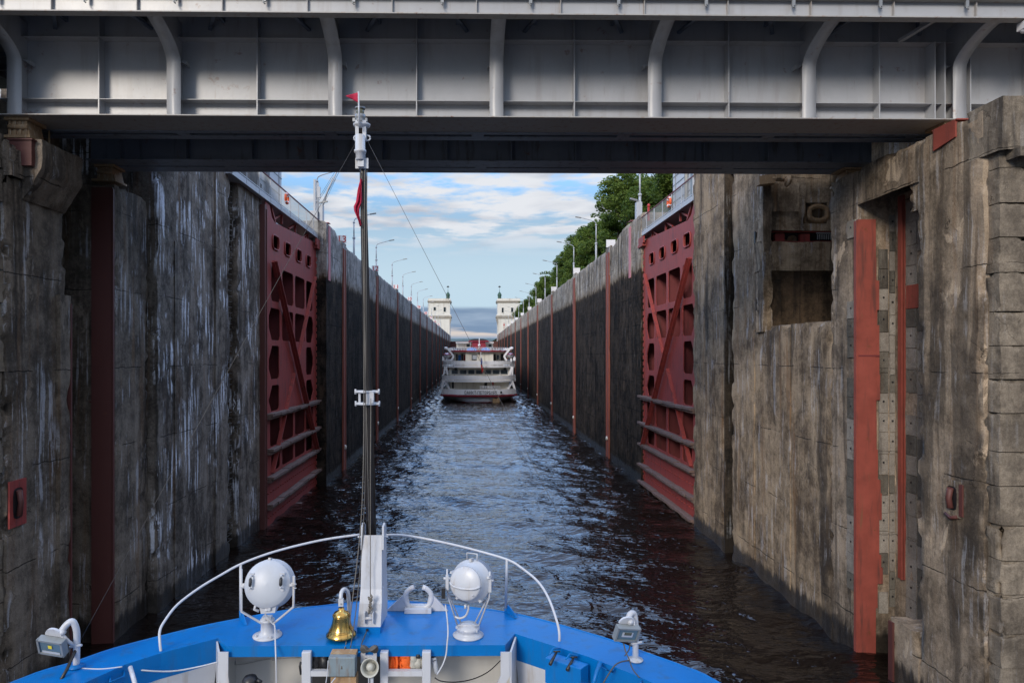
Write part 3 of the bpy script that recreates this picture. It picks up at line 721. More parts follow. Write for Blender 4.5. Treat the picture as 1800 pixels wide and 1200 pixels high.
mb.build('corbel', M['conc_lp'], Pn)
mb = MB(); rough_box(mb, -24, -15.2, 22.5, 23.3, 17.9, 19.0, .2, .04, .15); mb.build('seat_block', M['conc_lp'], Pn)
mb = MB(); rr = random.Random(4)
z = -1.5
while z < 18.5:
    h = rr.uniform(.95, 1.2); rough_box(mb, -26, -15.42-rr.uniform(0, .12), 21.9, 22.6, z+.03, z+h-.02, .16, .07, .14); z += h
mb.build('stone_facing', M['stone'], Pn)
def niche(root, s, x, y, z, wy, wz, mat_rim):
    mb = MB()
    o = [(x-s*.03, y-wy/2, z-wz/2), (x-s*.03, y+wy/2, z-wz/2), (x-s*.03, y+wy/2, z+wz/2), (x-s*.03, y-wy/2, z+wz/2)]
    i = []
    for k in range(16):
        a = 2*math.pi*k/16; i.append((x-s*.03, y+wy*.31*max(-1, min(1, 1.25*math.cos(a))), z+wz*.33*max(-1, min(1, 1.2*math.sin(a)))))
    mb.sheet(o, [i], (s*.06, 0, 0)); mb.build('niche_rim', mat_rim, root)
    mb = MB(); v2 = [Vector(p) for p in i]
    mb.loft([v2, [p+Vector((s*.02-(-s)*0, 0, 0)) for p in v2]], False, True)
    mb.add([p+Vector((s*.015, 0, 0)) for p in v2], [tuple(range(16))]); mb.build('niche_cavity', M['dark'], root)
    mb = MB(); mb.tube([(x-s*.10, y-.05, z+wz*.28), (x-s*.10, y+.03, z), (x-s*.10, y-.05, z-wz*.28)], .09, 10); mb.build('mooring_pin', M['red_dull'], root)
niche(Pn, -1, -15.35+.06, 22.95, 7.0, .85, 1.55, M['red'])
mb = MB(); mb.box(-15.6, -14.85, 23.0, 24.6, 18.35, 19.2); mb.box(-15.65, -14.8, 22.95, 24.65, 19.2, 19.25); mb.build('steel_box', M['red_dull'], Pn)
mb = MB(); mb.tube([(-15.2, 24.5, 18.8), (-15.18, 24.5, 20.0)], .035, 6); mb.tube([(-16.6, 23.2, 19.0), (-16.75, 23.2, 20.3)], .025, 6); mb.split('rebar', M['bearing'], Pn)
mb = MB(); rough_box(mb, -26, -16.6, 24.4, 27.5, 19.0, 21.1, .3, .04, .1); mb.build('parapet_block', M['conc_lp'], Pn)
mb = MB(); rough_box(mb, -26, -15.9, 21.0, 21.95, 17.0, 24.0, .3, .08, .2)
mb.build('stone_parapet', M['stone'], label='dark rough stone parapet at the left frame edge beside the bridge end', cat='parapet')

# RIGHT
Rw = thing('lock_head_wall', (16, 38, 0), 'brown streaked concrete wall with a dark niche between the right pier and the right red gate', 'wall')
mb = MB(); rough_box(mb, 15.42, 26, 41.75, 47.6, -1.5, 24.7, .35, .05, .16); mb.build('wall_body', M['conc_r'], Rw)
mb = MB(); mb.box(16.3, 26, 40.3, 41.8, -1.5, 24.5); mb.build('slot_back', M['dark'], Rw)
mb = MB(); mb.box(15.40, 16.35, 41.62, 41.72, -1.5, 24.3); mb.build('black_slot_face', M['conc_black'], Rw)  # thin near-black plate that darkens the slot's camera-facing side
mb = MB(); rough_box(mb, 15.4, 22.8, 29.2, 40.45, -1.5, 13.45, .3, .05, .12); mb.build('lower_wall', M['conc_r'], Rw)
def near(mb, k=.8985):                 # the recess back stands 36 m from the eye
    mb.v = [Vector((v.x*k, v.y*k, CAMZ+(v.z-CAMZ)*k)) for v in mb.v]; return mb
mb = MB(); rough_box(mb, 15.42, 20, 36.85, 40.42, 13.2, 24.7, .3, .05, .08); mb.build('wall_body', M['conc_r'], Rw)
mb = MB(); rough_box(mb, 17.0, 17.55, 39.9, 40.9, 13.3, 26.2, .25, .04, .08)     # frontal strip beside the slot
rough_box(mb, 17.0, 19.65, 40.25, 41.0, 19.3, 24.8, .3, .05, .06); rough_box(mb, 19.6, 24.5, 40.4, 41.2, 20.95, 24.8, .3, .05, .08)
rough_box(mb, 21.0, 24.5, 40.4, 41.2, 19.3, 21.0, .3, .03, .03); mb.box(19.6, 21.1, 40.45, 41.2, 19.3, 19.72)
rough_box(mb, 16.95, 24.5, 40.2, 41.0, 16.9, 18.62, .3, .05, .06)
near(mb).build('upper_wall', M['conc_tan'], Rw)
mb = MB(); rough_box(mb, 17.0, 19.2, 40.05, 40.26, 20.35, 22.0, .3, .03, .05); near(mb).build('patch_panel', M['conc_tan'], Rw)
mb = MB(); mb.box(17.0, 24.5, 40.42, 41.0, 13.3, 16.95); mb.box(17.5, 18.2, 40.2, 40.5, 13.3, 16.4); near(mb).build('dark_recess', M['conc_brown'], Rw)  # recess back in a darker brown than the faces around it
mb = MB(); rough_box(mb, 19.8, 23, 29.2, 36.4, 13.3, 24.8, .5, .05, .1); mb.build('side_wall', M['conc_r'], Rw)
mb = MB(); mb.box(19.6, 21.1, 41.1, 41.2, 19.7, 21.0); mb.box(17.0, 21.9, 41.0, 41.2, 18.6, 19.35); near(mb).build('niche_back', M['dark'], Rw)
mb = MB()
Mx = Matrix.Translation((20.5, 40.55, 20.32))@Matrix.Rotation(R(90), 4, 'X')
rg = [(20.5+.62*max(-1, min(1, 1.15*math.cos(a)))*.85, 40.45, 20.32+.5*math.sin(a)*.85) for a in [2*math.pi*k/20 for k in range(21)]]
mb.tube(rg, .15, 8, False); mb.box(19.9, 21.0, 40.75, 40.9, 19.75, 19.95); mb.box(19.75, 19.85, 40.6, 40.8, 19.8, 20.9); near(mb).build('hawse_ring', M['bearing'], Rw)
mb = MB()
for k, xx in enumerate((17.45, 18.25, 19.75)):
    mb.box(xx-.28, xx+.28, 40.5, 40.8, 18.7, 19.12)
mb.box(17.0, 22, 40.42, 40.52, 18.60, 18.68); mb.box(17.0, 22, 40.6, 40.7, 19.22, 19.3)
near(mb).split('roller_carriage', M['red'], Rw)
mb = MB(); mb.box(20.4, 22, 40.46, 40.5, 19.12, 19.2)
for k in range(12): mb.box(20.45+k*.13, 20.5+k*.13, 40.44, 40.5, 18.78, 19.08)
near(mb).build('rack_bar', M['grey'], Rw)
mb = MB(); mb.obox(Matrix.Translation((17.0, 39.6, 22.05))@Matrix.Rotation(R(-6), 4, 'Y'), .95, .6, .5); near(mb).build('bollard_bracket', M['bearing'], Rw)
mb = MB(); mb.tube([(17.3, 39.4, 22.12), (18.0, 39.4, 22.05)], .13, 10); mb.box(17.5, 17.8, 39.2, 39.6, 22.1, 22.35)
mb.lathe([(0, -.12), (.3, -.1), (.34, 0), (.16, .12), (0, .14)], Matrix.Translation((18.25, 39.4, 21.95))@Matrix.Rotation(R(100), 4, 'Y'), 14); near(mb).build('bollard', M['bearing'], Rw)
mb = MB(); rough_box(mb, 15.36, 15.5, 33.0, 34.0, .6, 13.3, .3, .02, .05); rough_box(mb, 15.36, 15.45, 37.2, 37.9, .8, 13.35, .3, .02, .05); mb.build('pilaster', M['conc_r'], Rw)

Rs = thing('girder_seat', (17, 28, 0), 'concrete girder seat with a tall bright red armour strip right of the niche wall', 'pier')
mb = MB(); rough_box(mb, 15.4, 22.9, 27.3, 29.28, -1.5, 19.35, .25, .025, .06); mb.build('seat_body', M['conc_rp'], Rs)
mb = MB(); mb.box(15.34, 16.05, 27.14, 27.27, -1.5, 17.35); mb.box(15.28, 15.345, 27.16, 27.34, -1.5, 17.3)
zr = random.Random(9)
z = 1.9
while z < 15: h = zr.uniform(.5, 1.5); mb.box(16.05, 16.05+zr.uniform(.02, .20)+(.12 if 2 < z < 7 else 0), 27.17, 27.26, z, z+h); z += h
mb.build('armour_plate', M['red_strip'], Rs)
mb = MB(); mb.box(15.36, 16.2, 27.13, 27.14, 11.9, 11.96); mb.build('weld_seam', M['red_in'], Rs)
def tiles(root, fn, cols, z0, z1, seed, hz=.78):
    rt = random.Random(seed); A, Bm = MB(), MB(); dk = MB()
    for c0_, c1_ in cols:
        z = z0+rt.uniform(0, .4)
        while z < z1:
            h = hz*rt.uniform(.85, 1.15)
            if rt.random() > .10:
                tgt = A if rt.random() < .55 else Bm
                fn(tgt, c0_+rt.uniform(0, .03), c1_-rt.uniform(0, .03), z+.012, z+h-.012, rt.uniform(.01, .035))
                if rt.random() < .7: fn(dk, (c0_+c1_)/2-.03, (c0_+c1_)/2+.03, z+h*.55, z+h*.55+.07, .042)
            z += h
    A.build('cladding_tile', M['tile_a'], root); Bm.build('cladding_tile', M['tile_b'], root); dk.build('bolt', M['dark'], root)
tiles(Rs, lambda mb, a, b, z0, z1, d: mb.box(a, b, 27.27-d, 27.30, z0, z1), [(16.22, 16.62), (16.66, 16.9)], 1.6, 17.2, 1)
tiles(Rs, lambda mb, a, b, z0, z1, d: mb.box(15.36-d, 15.40, a, b, z0, z1), [(27.36, 27.95)], 1.2, 17.4, 2)

Rp = thing('bridge_pier', (18, 22, 0), 'right bridge pier of patched concrete with a chipped mooring niche and rough stone edge', 'pier')
mb = MB(); rough_box(mb, 16.9, 23, 23.5, 27.4, -1.5, 18.3, .3, .03, .05); mb.build('groove_back', M['conc_rp'], Rp)
mb = MB(); mb.box(16.80, 16.92, 26.62, 26.95, 3.2, 18.2); mb.box(16.74, 16.82, 26.62, 26.70, 3.2, 17.9); mb.box(16.84, 16.87, 25.8, 26.5, 13.75, 14.65); mb.split('edge_plate', M['red_strip'], Rp)
tiles(Rp, lambda mb, a, b, z0, z1, d: mb.box(16.9-d-.01, 16.92, a, b, z0, z1), [(25.3, 25.9), (25.92, 26.55)], 1.6, 17.5, 3)
mb = MB(); rough_box(mb, 15.42, 23, 20.6, 23.6, -1.5, 19.35, .2, .045, .16); mb.build('pier_body', M['conc_rp'], Rp)
mb = MB(); rough_box(mb, 15.4, 17.0, 23.5, 25.1, -1.5, 2.35, .22, .06, .2); mb.build('foot_block', M['conc_rp'], Rp)
mb = MB(); mb.box(15.33, 15.40, 24.9, 25.16, -1.5, 2.2); mb.split('edge_plate', M['red_dull'], Rp)
mb = MB(); rough_box(mb, 15.4, 17.8, 23.55, 27.36, 17.95, 19.4, .2, .03, .18); mb.build('lintel_beam', M['conc_rp'], Rp)
mb = MB(); rough_box(mb, 15.5, 17.0, 23.3, 24.15, 17.0, 18.6, .15, .05, .3); mb.build('corbel', M['conc_rp'], Rp)
niche(Rp, 1, 15.42-.05, 21.85, 7.4, .75, 1.15, M['conc_rp'])
mb = MB(); mb.box(15.32, 15.37, 21.35, 21.5, 6.9, 7.9); mb.tube([(15.36, 22.15, 6.85), (15.35, 21.9, 6.75), (15.36, 21.6, 6.85)], .06, 7); mb.build('niche_rust', M['red_dull'], Rp)
mb = MB(); mb.poly([(15.35, 22.75, 18.75), (15.35, 21.7, 18.9), (15.35, 21.7, 19.42), (15.35, 22.75, 19.42)], (.08, 0, 0)); mb.box(15.35, 16.5, 21.62, 22.8, 19.42, 19.46); mb.build('steel_box', M['red_strip'], Rp)
mb = MB(); rr = random.Random(14); z = -1.5; k = 0
while z < 17.9:
    h = rr.choice((1.05, 1.15, 1.0)); xa = 15.55
    while xa < 22:
        wd = rr.uniform(1.5, 2.2)*(.55 if (k % 2 and xa == 15.55) else 1); dd = rr.uniform(-.07, .02)
        rough_box(mb, xa+.01, xa+wd-.012, 20.15+dd, 20.75, z+.014, z+h-.012, .10, .035 if z > 6 else .07, .07 if z > 6 else .2); xa += wd
    z += h; k += 1
mb.build('stone_facing', M['stone'], Rp)
mb = MB(); rough_box(mb, 15.42, 22, 19.85, 21.3, 17.95, 19.5, .12, .03, .08); rough_box(mb, 15.75, 22, 19.62, 20.6, 17.7, 17.97, .12, .03, .05); mb.build('stone_cap', M['stone'], Rp)

# ------------------------------------------------------------------ road bridge
Br = thing('road_bridge', (0, 24, 20.1), 'grey painted steel plate girder bridge crossing the lock above everything', 'bridge')
Xl, Xr = -16.2, 26.0
mb = MB(); mb.box(Xl, Xr, 24.0, 24.03, 20.13, 23.95); mb.build('web_plate', M['steel'], Br)
mb = MB(); mb.box(Xl, Xr, 23.32, 24.9, 20.09, 20.125); mb.build('bottom_flange', M['steel_edge'], Br)
mb = MB(); mb.box(Xl, Xr, 23.62, 23.998, 20.74, 20.755); mb.box(Xl, Xr, 23.62, 23.998, 22.87, 22.885); mb.split('horizontal_stiffener', M['steel'], Br)
bx = [-26.4-.0, -20.95, -15.5, -10.15, -4.68, .82, 6.26, 11.6, 16.85, 22.3]
bx = [x for x in bx if x > Xl-1]
mb = MB()
for a, b in zip(bx[:-1], bx[1:]): mb.box((a+b)/2-.02, (a+b)/2+.02, 23.62, 23.995, 20.13, 23.9)
for x in (-3.0+.7, -1.35, 9.5, 14.2): mb.box(x-.006, x+.006, 23.99, 24.0, 20.14, 22.86)
for x in (16.1, 16.45, 17.35): mb.box(x-.02, x+.02, 23.5, 23.995, 20.13, 22.86)
mb.split('web_stiffener', M['steel'], Br)
prof = [(23.34, 20.13), (23.34, 21.9)]
for k in range(1, 9):
    a = k/8; prof.append((23.34-1.66*a**1.75, 21.9+.86*(1-(1-a)**1.25)))
for x in bx:
    mb = MB(); hw = .235
    rows = [[(x-hw, y, z), (x+hw, y, z), (x+hw, y+.03, z+.01), (x-hw, y+.03, z+.01)] for y, z in prof]
    mb.loft(rows, True, True)
    web = [(x, y+.03, z) for y, z in prof]+[(x, 21.7, 23.5), (x, 23.99, 23.5), (x, 23.99, 20.13)]
    mb.poly(web, (.025, 0, 0)); mb.build('bracket', M['steel'], Br)
mb = MB()
for x in (bx[0]+.35, bx[3]+.0, bx[2]+.0):
    pass
for x in bx: mb.poly([(x-.3*(1 if x > 0 else -1), 23.7, 21.95), (x-.3*(1 if x > 0 else -1), 23.7, 22.1), (x, 23.7, 22.12)], (0, .3, 0))
mb.split('gusset', M['steel'], Br)
# fascia beam
mb = MB(); mb.box(-27, 27, 21.64, 21.66, 22.74, 24.1); mb.build('fascia_web', M['steel'], Br)
mb = MB(); mb.box(-27, 27, 21.50, 21.82, 22.70, 22.735); mb.box(-27, 27, 21.42, 21.64, 23.24, 23.27); mb.build('fascia_flange', M['steel_edge'], Br)
mb = MB(); x = -26.5
while x < 27: mb.box(x-.012, x+.012, 21.52, 21.64, 22.74, 23.24); x += 2.66
mb.split('fascia_stiffener', M['steel_edge'], Br)
mb = MB(); x = -26.0
while x < 27:
    mb = MB(); mb.box(x-.05, x+.05, 21.44, 21.5, 23.02, 23.24); mb.tube([(x-.02, 21.46, 23.05), (x-.03, 21.44, 22.98), (x+.03, 21.44, 22.93)], .022, 6); mb.build('cable_hook', M['grey'], Br); x += 2.78
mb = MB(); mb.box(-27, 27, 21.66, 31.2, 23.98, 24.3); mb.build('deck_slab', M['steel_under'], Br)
mb = MB()
x = -25.0
while x < 27: mb.box(x-.05, x+.05, 21.7, 31.1, 23.55, 23.97); x += 2.72
for yy in (22.6, 23.2, 25.6, 27.0, 28.3): mb.box(-26, 26, yy-.05, yy+.05, 23.62, 23.80)
for x in bx:
    mb.bar((x+1.0, 23.95, 23.3), (x+2.0, 22.1, 23.75), .12, .08); mb.bar((x-1.0, 23.95, 23.3), (x-2.0, 22.1, 23.75), .12, .08)
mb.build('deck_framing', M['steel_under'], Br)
mb = MB(); mb.bar((14.9, 23.6, 22.9), (16.0, 21.9, 23.45), .16, .10); mb.build('strut', M['steel'], Br)
# box bottom of the front girder with slots, second girder
mb = MB()
mb.box(Xl, Xr, 24.9, 25.12, 20.06, 20.09)
mb.box(Xl, 18, 25.38, 25.8, 20.06, 20.09)
x = Xl
while x < 18: mb.box(x, x+.45, 25.12, 25.38, 20.062, 20.088); x += 5.4
mb.box(Xl, Xr, 25.5, 25.53, 20.09, 23.98)
mb.box(-16.0, 17.2, 29.0, 29.03, 20.13, 23.98); mb.box(-16.0, 17.2, 28.6, 29.55, 20.08, 20.12); mb.box(-16.0, 17.2, 29.72, 30.5, 20.08, 20.12); mb.box(-16, 17.2, 30.3, 30.33, 20.12, 23.98)
x = -16.0
while x < 17: mb.box(x, x+.5, 29.55, 29.72, 20.082, 20.118); x += 5.4
x = -14.6
while x < 17: mb.box(x-.02, x+.02, 28.65, 28.998, 20.13, 23.9); x += 2.72
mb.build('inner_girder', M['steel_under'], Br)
mb = MB()
for x in bx: mb.box(x-.06, x+.06, 25.55, 28.98, 21.2, 23.5)
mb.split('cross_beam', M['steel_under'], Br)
mb = MB(); mb.box(Xl, Xr, 25.3, 25.34, 20.2, 20.24); mb.build('timber_packing', M['wood'], Br)
for x, y in ((-15.55, 23.9), (16.85, 23.9), (-15.6, 29.7), (16.6, 29.7)):
    mb = MB(); mb.box(x-.42, x+.42, y-.4, y+.6, 19.98, 20.085)
    mb.poly([(x-.2, y-.3, 19.97), (x+.3, y-.3, 19.97), (x+.42, y-.3, 19.45), (x-.36, y-.3, 19.45)], (0, .8, 0)); mb.tube([(x-.3, y-.32, 19.75), (x+.35, y-.32, 19.75)], .09, 8); mb.box(x-.5, x+.5, y-.45, y+.6, 19.36, 19.45)
    for k in range(4): mb.box(x-.3+k*.18, x-.22+k*.18, y-.34, y-.3, 19.46, 19.96)
    mb.build('bearing', M['bearing'], Br)
# surveillance dome lamps under the fascia ends
for x in (-14.9+-.9, 17.75):
    mb = MB(); c = Vector((x, 21.75, 22.55)); mb.box(x-.14, x+.14, 21.55, 21.85, 22.42, 22.66); mb.lathe([(0, -.1), (.1, -.08), (.14, 0), (.14, .12)], (x, 21.7, 22.42), 12); o = mb.build('camera_housing', M['shipwhite'], Br)
    mb = MB(); mb.lathe([(0, 0), (.04, 0), (.04, .02)], Matrix.Translation((x, 21.54, 22.53))@Matrix.Rotation(R(90), 4, 'X'), 10); mb.build('lens', M['dark'], o)
Br.rotation_euler.z = R(.88)

# ------------------------------------------------------------------ the ship the photograph is taken from
def smooth(pts, n=4):
    pts = [Vector(p) for p in pts]; out = []
    for i in range(len(pts)-1):
        p0 = pts[max(0, i-1)]; p1 = pts[i]; p2 = pts[i+1]; p3 = pts[min(len(pts)-1, i+2)]
        for k in range(n):
            u = k/n; out.append(.5*((2*p1)+(p2-p0)*u+(2*p0-5*p1+4*p2-p3)*u*u+(3*p1-p0-3*p2+p3)*u**3))
    out.append(pts[-1]); return out
def zz3(p, dz): return Vector((p.x, p.y, p.z+dz))
own = thing('river_ship', (-1.1, 6.0, 0), 'blue and white bow of the ship in the foreground with a white hand rail', 'ship')
outer_px = [(23, 1198), (130, 1163), (197, 1140), (280, 1118), (350, 1101), (420, 1087), (510, 1071), (597, 1061), (655, 1056), (720, 1057), (800, 1064), (888, 1075), (960, 1091), (1067, 1122), (1130, 1145), (1200, 1170), (1265, 1200)]
op = [B(x, y) for x, y in outer_px]
ZD = CAMZ-3.1
op = [Vector((-6.0, -9, ZD)), Vector((-5.75, -2, ZD)), Vector((-5.4, 2.5, ZD)), Vector((-4.95, 4.9, ZD))]+op+[Vector((2.95, 4.9, ZD)), Vector((3.4, 2.5, ZD)), Vector((3.75, -2, ZD)), Vector((4.0, -9, ZD))]
outer = smooth(op, 4)
cx0 = -1.05
inner_px = [(147, 1200), (220, 1167), (283, 1147), (383, 1121)]
inner_r = [(905, 1113), (1033, 1153), (1120, 1187), (1160, 1205)]
il = [Vector((-5.55, -9, ZD)), Vector((-5.3, -2, ZD)), Vector((-4.95, 2.5, ZD)), Vector((-4.4, 4.9, ZD))]+[B(*p) for p in inner_px]
ir = [B(*p) for p in inner_r]+[Vector((2.5, 4.9, ZD)), Vector((2.95, 2.5, ZD)), Vector((3.3, -2, ZD)), Vector((3.55, -9, ZD))]
fl, fr = B(399, 1135), B(888, 1133)
topring = outer+list(reversed(ir))+[fr, fl]+list(reversed(il))
mb = MB(); mb.sheet(topring, [], (0, 0, -.03))
mb.tube([zz3(p, -.012) for p in outer], .022, 8)
mb.build('bulwark_cap', M['blue'], own)
mb = MB()                              # fascia and inner blue bands
def band(pts, z0, z1, off=0.0): mb.loft([[zz3(p, z0) for p in pts], [zz3(p, z1) for p in pts]])
band([il[-1], fl, fr, ir[0]], -.03, -.115)
mb.loft([[zz3(p, -.115) for p in (il[-1], fl, fr, ir[0])], [zz3(p, -.115)+Vector((0, .12, 0)) for p in (il[-1], fl, fr, ir[0])]])
mb.build('platform_edge', M['blue'], own)
mb = MB(); mb.loft([[zz3(p, -.03) for p in il], [zz3(p, -.27)+Vector((-.01, 0, 0)) for p in il]]); mb.loft([[zz3(p, -.03) for p in ir], [zz3(p, -.29)+Vector((.01, 0, 0)) for p in ir]])
mb.build('bulwark_band', M['blue'], own)
mb = MB()
il2 = [zz3(p, -.27)+Vector((-.012, 0, 0)) for p in il]; ir2 = [zz3(p, -.29)+Vector((.012, 0, 0)) for p in ir]
mb.loft([il2, [Vector((p.x-.10, p.y, ZD-1.15)) for p in il2]]); mb.loft([ir2, [Vector((p.x+.10, p.y, ZD-1.15)) for p in ir2]])
mb.build('bulwark_lining', M['white'], own)
mb = MB(); mb.box(-2.72, .85, 7.86, 7.9, ZD-1.15, ZD-.03)
mb.loft([[zz3(il[-1], -.12), Vector((-2.72, 7.86, ZD-.12))], [zz3(il[-1], -1.15), Vector((-2.72, 7.86, ZD-1.15))]])
mb.loft([[zz3(ir[0], -.12), Vector((.85, 7.86, ZD-.12))], [zz3(ir[0], -1.15), Vector((.85, 7.86, ZD-1.15))]])
mb.build('forward_bulkhead', M['cream'], own)
hull = MB(); rows = []
for dz, sc, fwd in ((-.03, 1.0, 0), (-1.1, .985, -.05), (-4.0, .93, -.5), (-7.0, .80, -1.4), (-9.6, .62, -2.4)):
    rows.append([Vector((cx0+(p.x-cx0)*(sc if p.y > 2 else 1-(1-sc)*.2), p.y+fwd*max(0, (p.y-3)/5.5), ZD+dz)) for p in outer])
hull.loft(rows, True); hull.build('hull', M['white'], own)
mb = MB(); mb.poly([(p.x, p.y, ZD-1.15) for p in outer], (0, 0, -.04)); mb.build('deck', M['grey'], own)
mb = MB(); mb.loft([[zz3(p, -1.0) for p in rows[0]], [zz3(p, -1.0)+Vector((0, 0, -.02)) for p in rows[0]]])
mb = MB(); mb.box(-4.9, 2.8, -38, -2.2, ZD-1.1, CAMZ-1.75); mb.box(-4.3, 2.2, -34, -5.5, CAMZ-1.75, CAMZ+2.4); mb.box(-4.7, 2.6, -36, -4.9, CAMZ+2.4, CAMZ+2.55); mb.build('deckhouse', M['white'], own)
# posts, brackets and shelves under the platform
FY = 7.29
def pbox(x0, x1, y0, y1, Y0, Y1):      # measured rectangle at a distance -> box
    a, b = P(x0, y1, Y0), P(x1, y0, Y0); mb.box(a.x, b.x, Y0, Y1, a.z, b.z)
for x0, x1 in ((530, 546), (668, 682), (742, 757)):
    mb = MB(); pbox(x0, x1, 1146, 1290, 7.2, 7.28); mb.build('stanchion', M['white'], own, bevel=.006)
for s_, xa, xb, e in ((-1, 386, 401, il[-1]), (1, 880, 896, ir[0])):
    mb = MB(); a = P(xa, 1146, 7.2); b = P(xb, 1146, 7.2)
    mb.poly([(a.x, 7.2, a.z), (b.x, 7.2, b.z), (b.x-.0, 7.2, b.z-.25), (b.x-(.16 if s_ > 0 else -.03), 7.2, b.z-.55), (a.x-(.16 if s_ > 0 else -.03), 7.2, a.z-.55), (a.x, 7.2, a.z-.25)], (0, .02, 0))
    mb.poly([(b.x if s_ > 0 else a.x, 7.21, a.z), (b.x if s_ > 0 else a.x, 7.21, a.z-.6), (e.x, e.y, a.z-.6), (e.x, e.y, e.z-.03)], (s_*.02, 0, 0)); mb.build('bracket', M['white'], own)
for x0, x1 in ((546, 578), (682, 742)):
    mb = MB(); pbox(x0, x1, 1179, 1188, 7.2, 7.26); mb.build('shelf_lip', M['white'], own)
    mb = MB(); pbox(x0, x1, 1182, 1185, 7.26, 7.8); mb.build('shelf', M['cream'], own)
mb = MB(); a = P(546, 1146, 7.7); b = P(668, 1146, 7.7); mb.box(a.x-.05, b.x, 7.72, 7.75, ZD-1.1, ZD-.12); mb.build('locker_back', M['dark'], own)
mb = MB(); pbox(634, 642, 1147, 1165, 7.22, 7.25); pbox(656, 662, 1147, 1165, 7.22, 7.25); pbox(612, 626, 1150, 1210, 7.26, 7.29); pbox(642, 656, 1152, 1156, 7.22, 7.25); mb.split('fitting_frame', M['white'], own)
# bow hand rail
rl = [P(283, 1145, 7.12), P(281, 1128, 7.14), P(281, 1108, 7.2), P(290, 1090, 7.3), P(312, 1062, 7.5), P(350, 1033, 7.72), P(390, 1009, 7.9), P(423, 991, 8.0), P(470, 973, 8.12), P(520, 959, 8.25), P(575, 947, 8.35), P(632, 939, 8.42)]
rrt = [P(675, 940, 8.45), P(700, 939.5, 8.45), P(735, 944, 8.45), P(780, 953, 8.4), P(830, 965, 8.35), P(892, 983, 8.22), P(920, 1000, 8.1), P(946, 1022, 7.9), P(964, 1050, 7.7), P(977, 1085, 7.5), P(983, 1110, 7.4), P(983, 1132, 7.38)]
mb = MB(); mb.tube(smooth(rl, 4), .014, 10); mb.build('hand_rail', M['white'], own)
mb = MB(); mb.tube(smooth(rrt, 4), .014, 10); mb.build('hand_rail', M['white'], own)
for a, b, c in (((423, 990, 8.0), (423, 1072, 8.0), (423, 1087, 8.0)), ((891, 983, 8.22), (889, 1068, 8.2), (889, 1075, 8.2))):
    mb = MB(); mb.tube([P(*a), P(*b)], .016, 8); mb.build('rail_post', M['white'], own)
    mb = MB(); e = P(*c); mb.tube([P(*b), e, e+Vector((.02, 0, -.01))], .018, 8); mb.poly([e+Vector((0, -.02, 0)), e+Vector((.1, -.2, .004)), e+Vector((.13, -.2, .004)), e+Vector((.02, -.02, .09))], (.012, .01, 0)); mb.build('rail_foot', M['blue'], own)
mb = MB(); mb.tube([P(283, 1143, 7.12), P(284, 1200, 7.12)], .017, 8); mb.tube([P(983, 1130, 7.38), P(983, 1150, 7.36)], .017, 8); mb.build('rail_foot', M['blue'], own)
# handles on the left bulwark, pipe ends, blue latch box on the right
def handle(a, b, d=(0, -.05, -.0), mat='blue', r=.010):
    a, b, d = Vector(a), Vector(b), Vector(d); mb = MB(); mb.tube([a, a+d, b+d, b], r, 7); return mb.build('grab_handle', M[mat], own)
handle(B(194, 1178)+Vector((0, 0, -.06)), B(219, 1168)+Vector((0, 0, -.06)), (.03, -.07, -.02))
handle(B(1058, 1163)+Vector((0, 0, -.02)), B(1080, 1172)+Vector((0, 0, -.02)), (-.03, -.06, 0))
handle(B(1128, 1192)+Vector((0, 0, -.02)), B(1150, 1200)+Vector((0, 0, -.02)), (-.03, -.06, 0))
mb = MB(); mb.tube([P(229, 1172, 6.75), P(236, 1196, 6.6), P(240, 1215, 6.55)], .022, 8); mb.build('vent_pipe', M['white'], own)
mb = MB(); mb.tube([P(1056, 1162, 6.75), P(1049, 1180, 6.7), P(1040, 1215, 6.6)], .022, 8); mb.build('vent_pipe', M['blue'], own)
bxr = MB(); a = B(1000, 1145)+Vector((0, 0, -.04)); dirv_ = (B(1033, 1153)-B(905, 1113)).normalized()
Mb = Matrix(((dirv_.x, -dirv_.y, 0), (dirv_.y, dirv_.x, 0), (0, 0, 1))).to_4x4(); Mb.translation = B(1002, 1146)+Vector((-.05, -.10, -.17))
bxr.obox(Mb, .42, .16, .26); lb = thing('latch_box', B(1002, 1146), 'blue steel box with two black latch handles on the right bulwark', 'box')
bxr.build('box_body', M['blue'], lb, bevel=.006)
for px_, py_ in ((974, 1158), (1004, 1168)):
    mb = MB(); p0 = P(px_+4, py_-12, 6.98); p1 = P(px_-7, py_+9, 6.86); mb.tube([p0, p1], [.012, .019], 8); mb.tube([p0+Vector((-.03, 0, .01)), p0+Vector((.04, 0, .01))], .008, 6); mb.build('latch_handle', M['dark'], lb)
mb = MB(); mb.tube([P(966, 1150, 6.95), P(972, 1139, 7.0), P(985, 1139, 7.05)], .009, 6); mb.tube([P(995, 1158, 6.9), P(1001, 1149, 7.0), P(1016, 1152, 7.0)], .009, 6); mb.split('lug', M['blue'], lb)

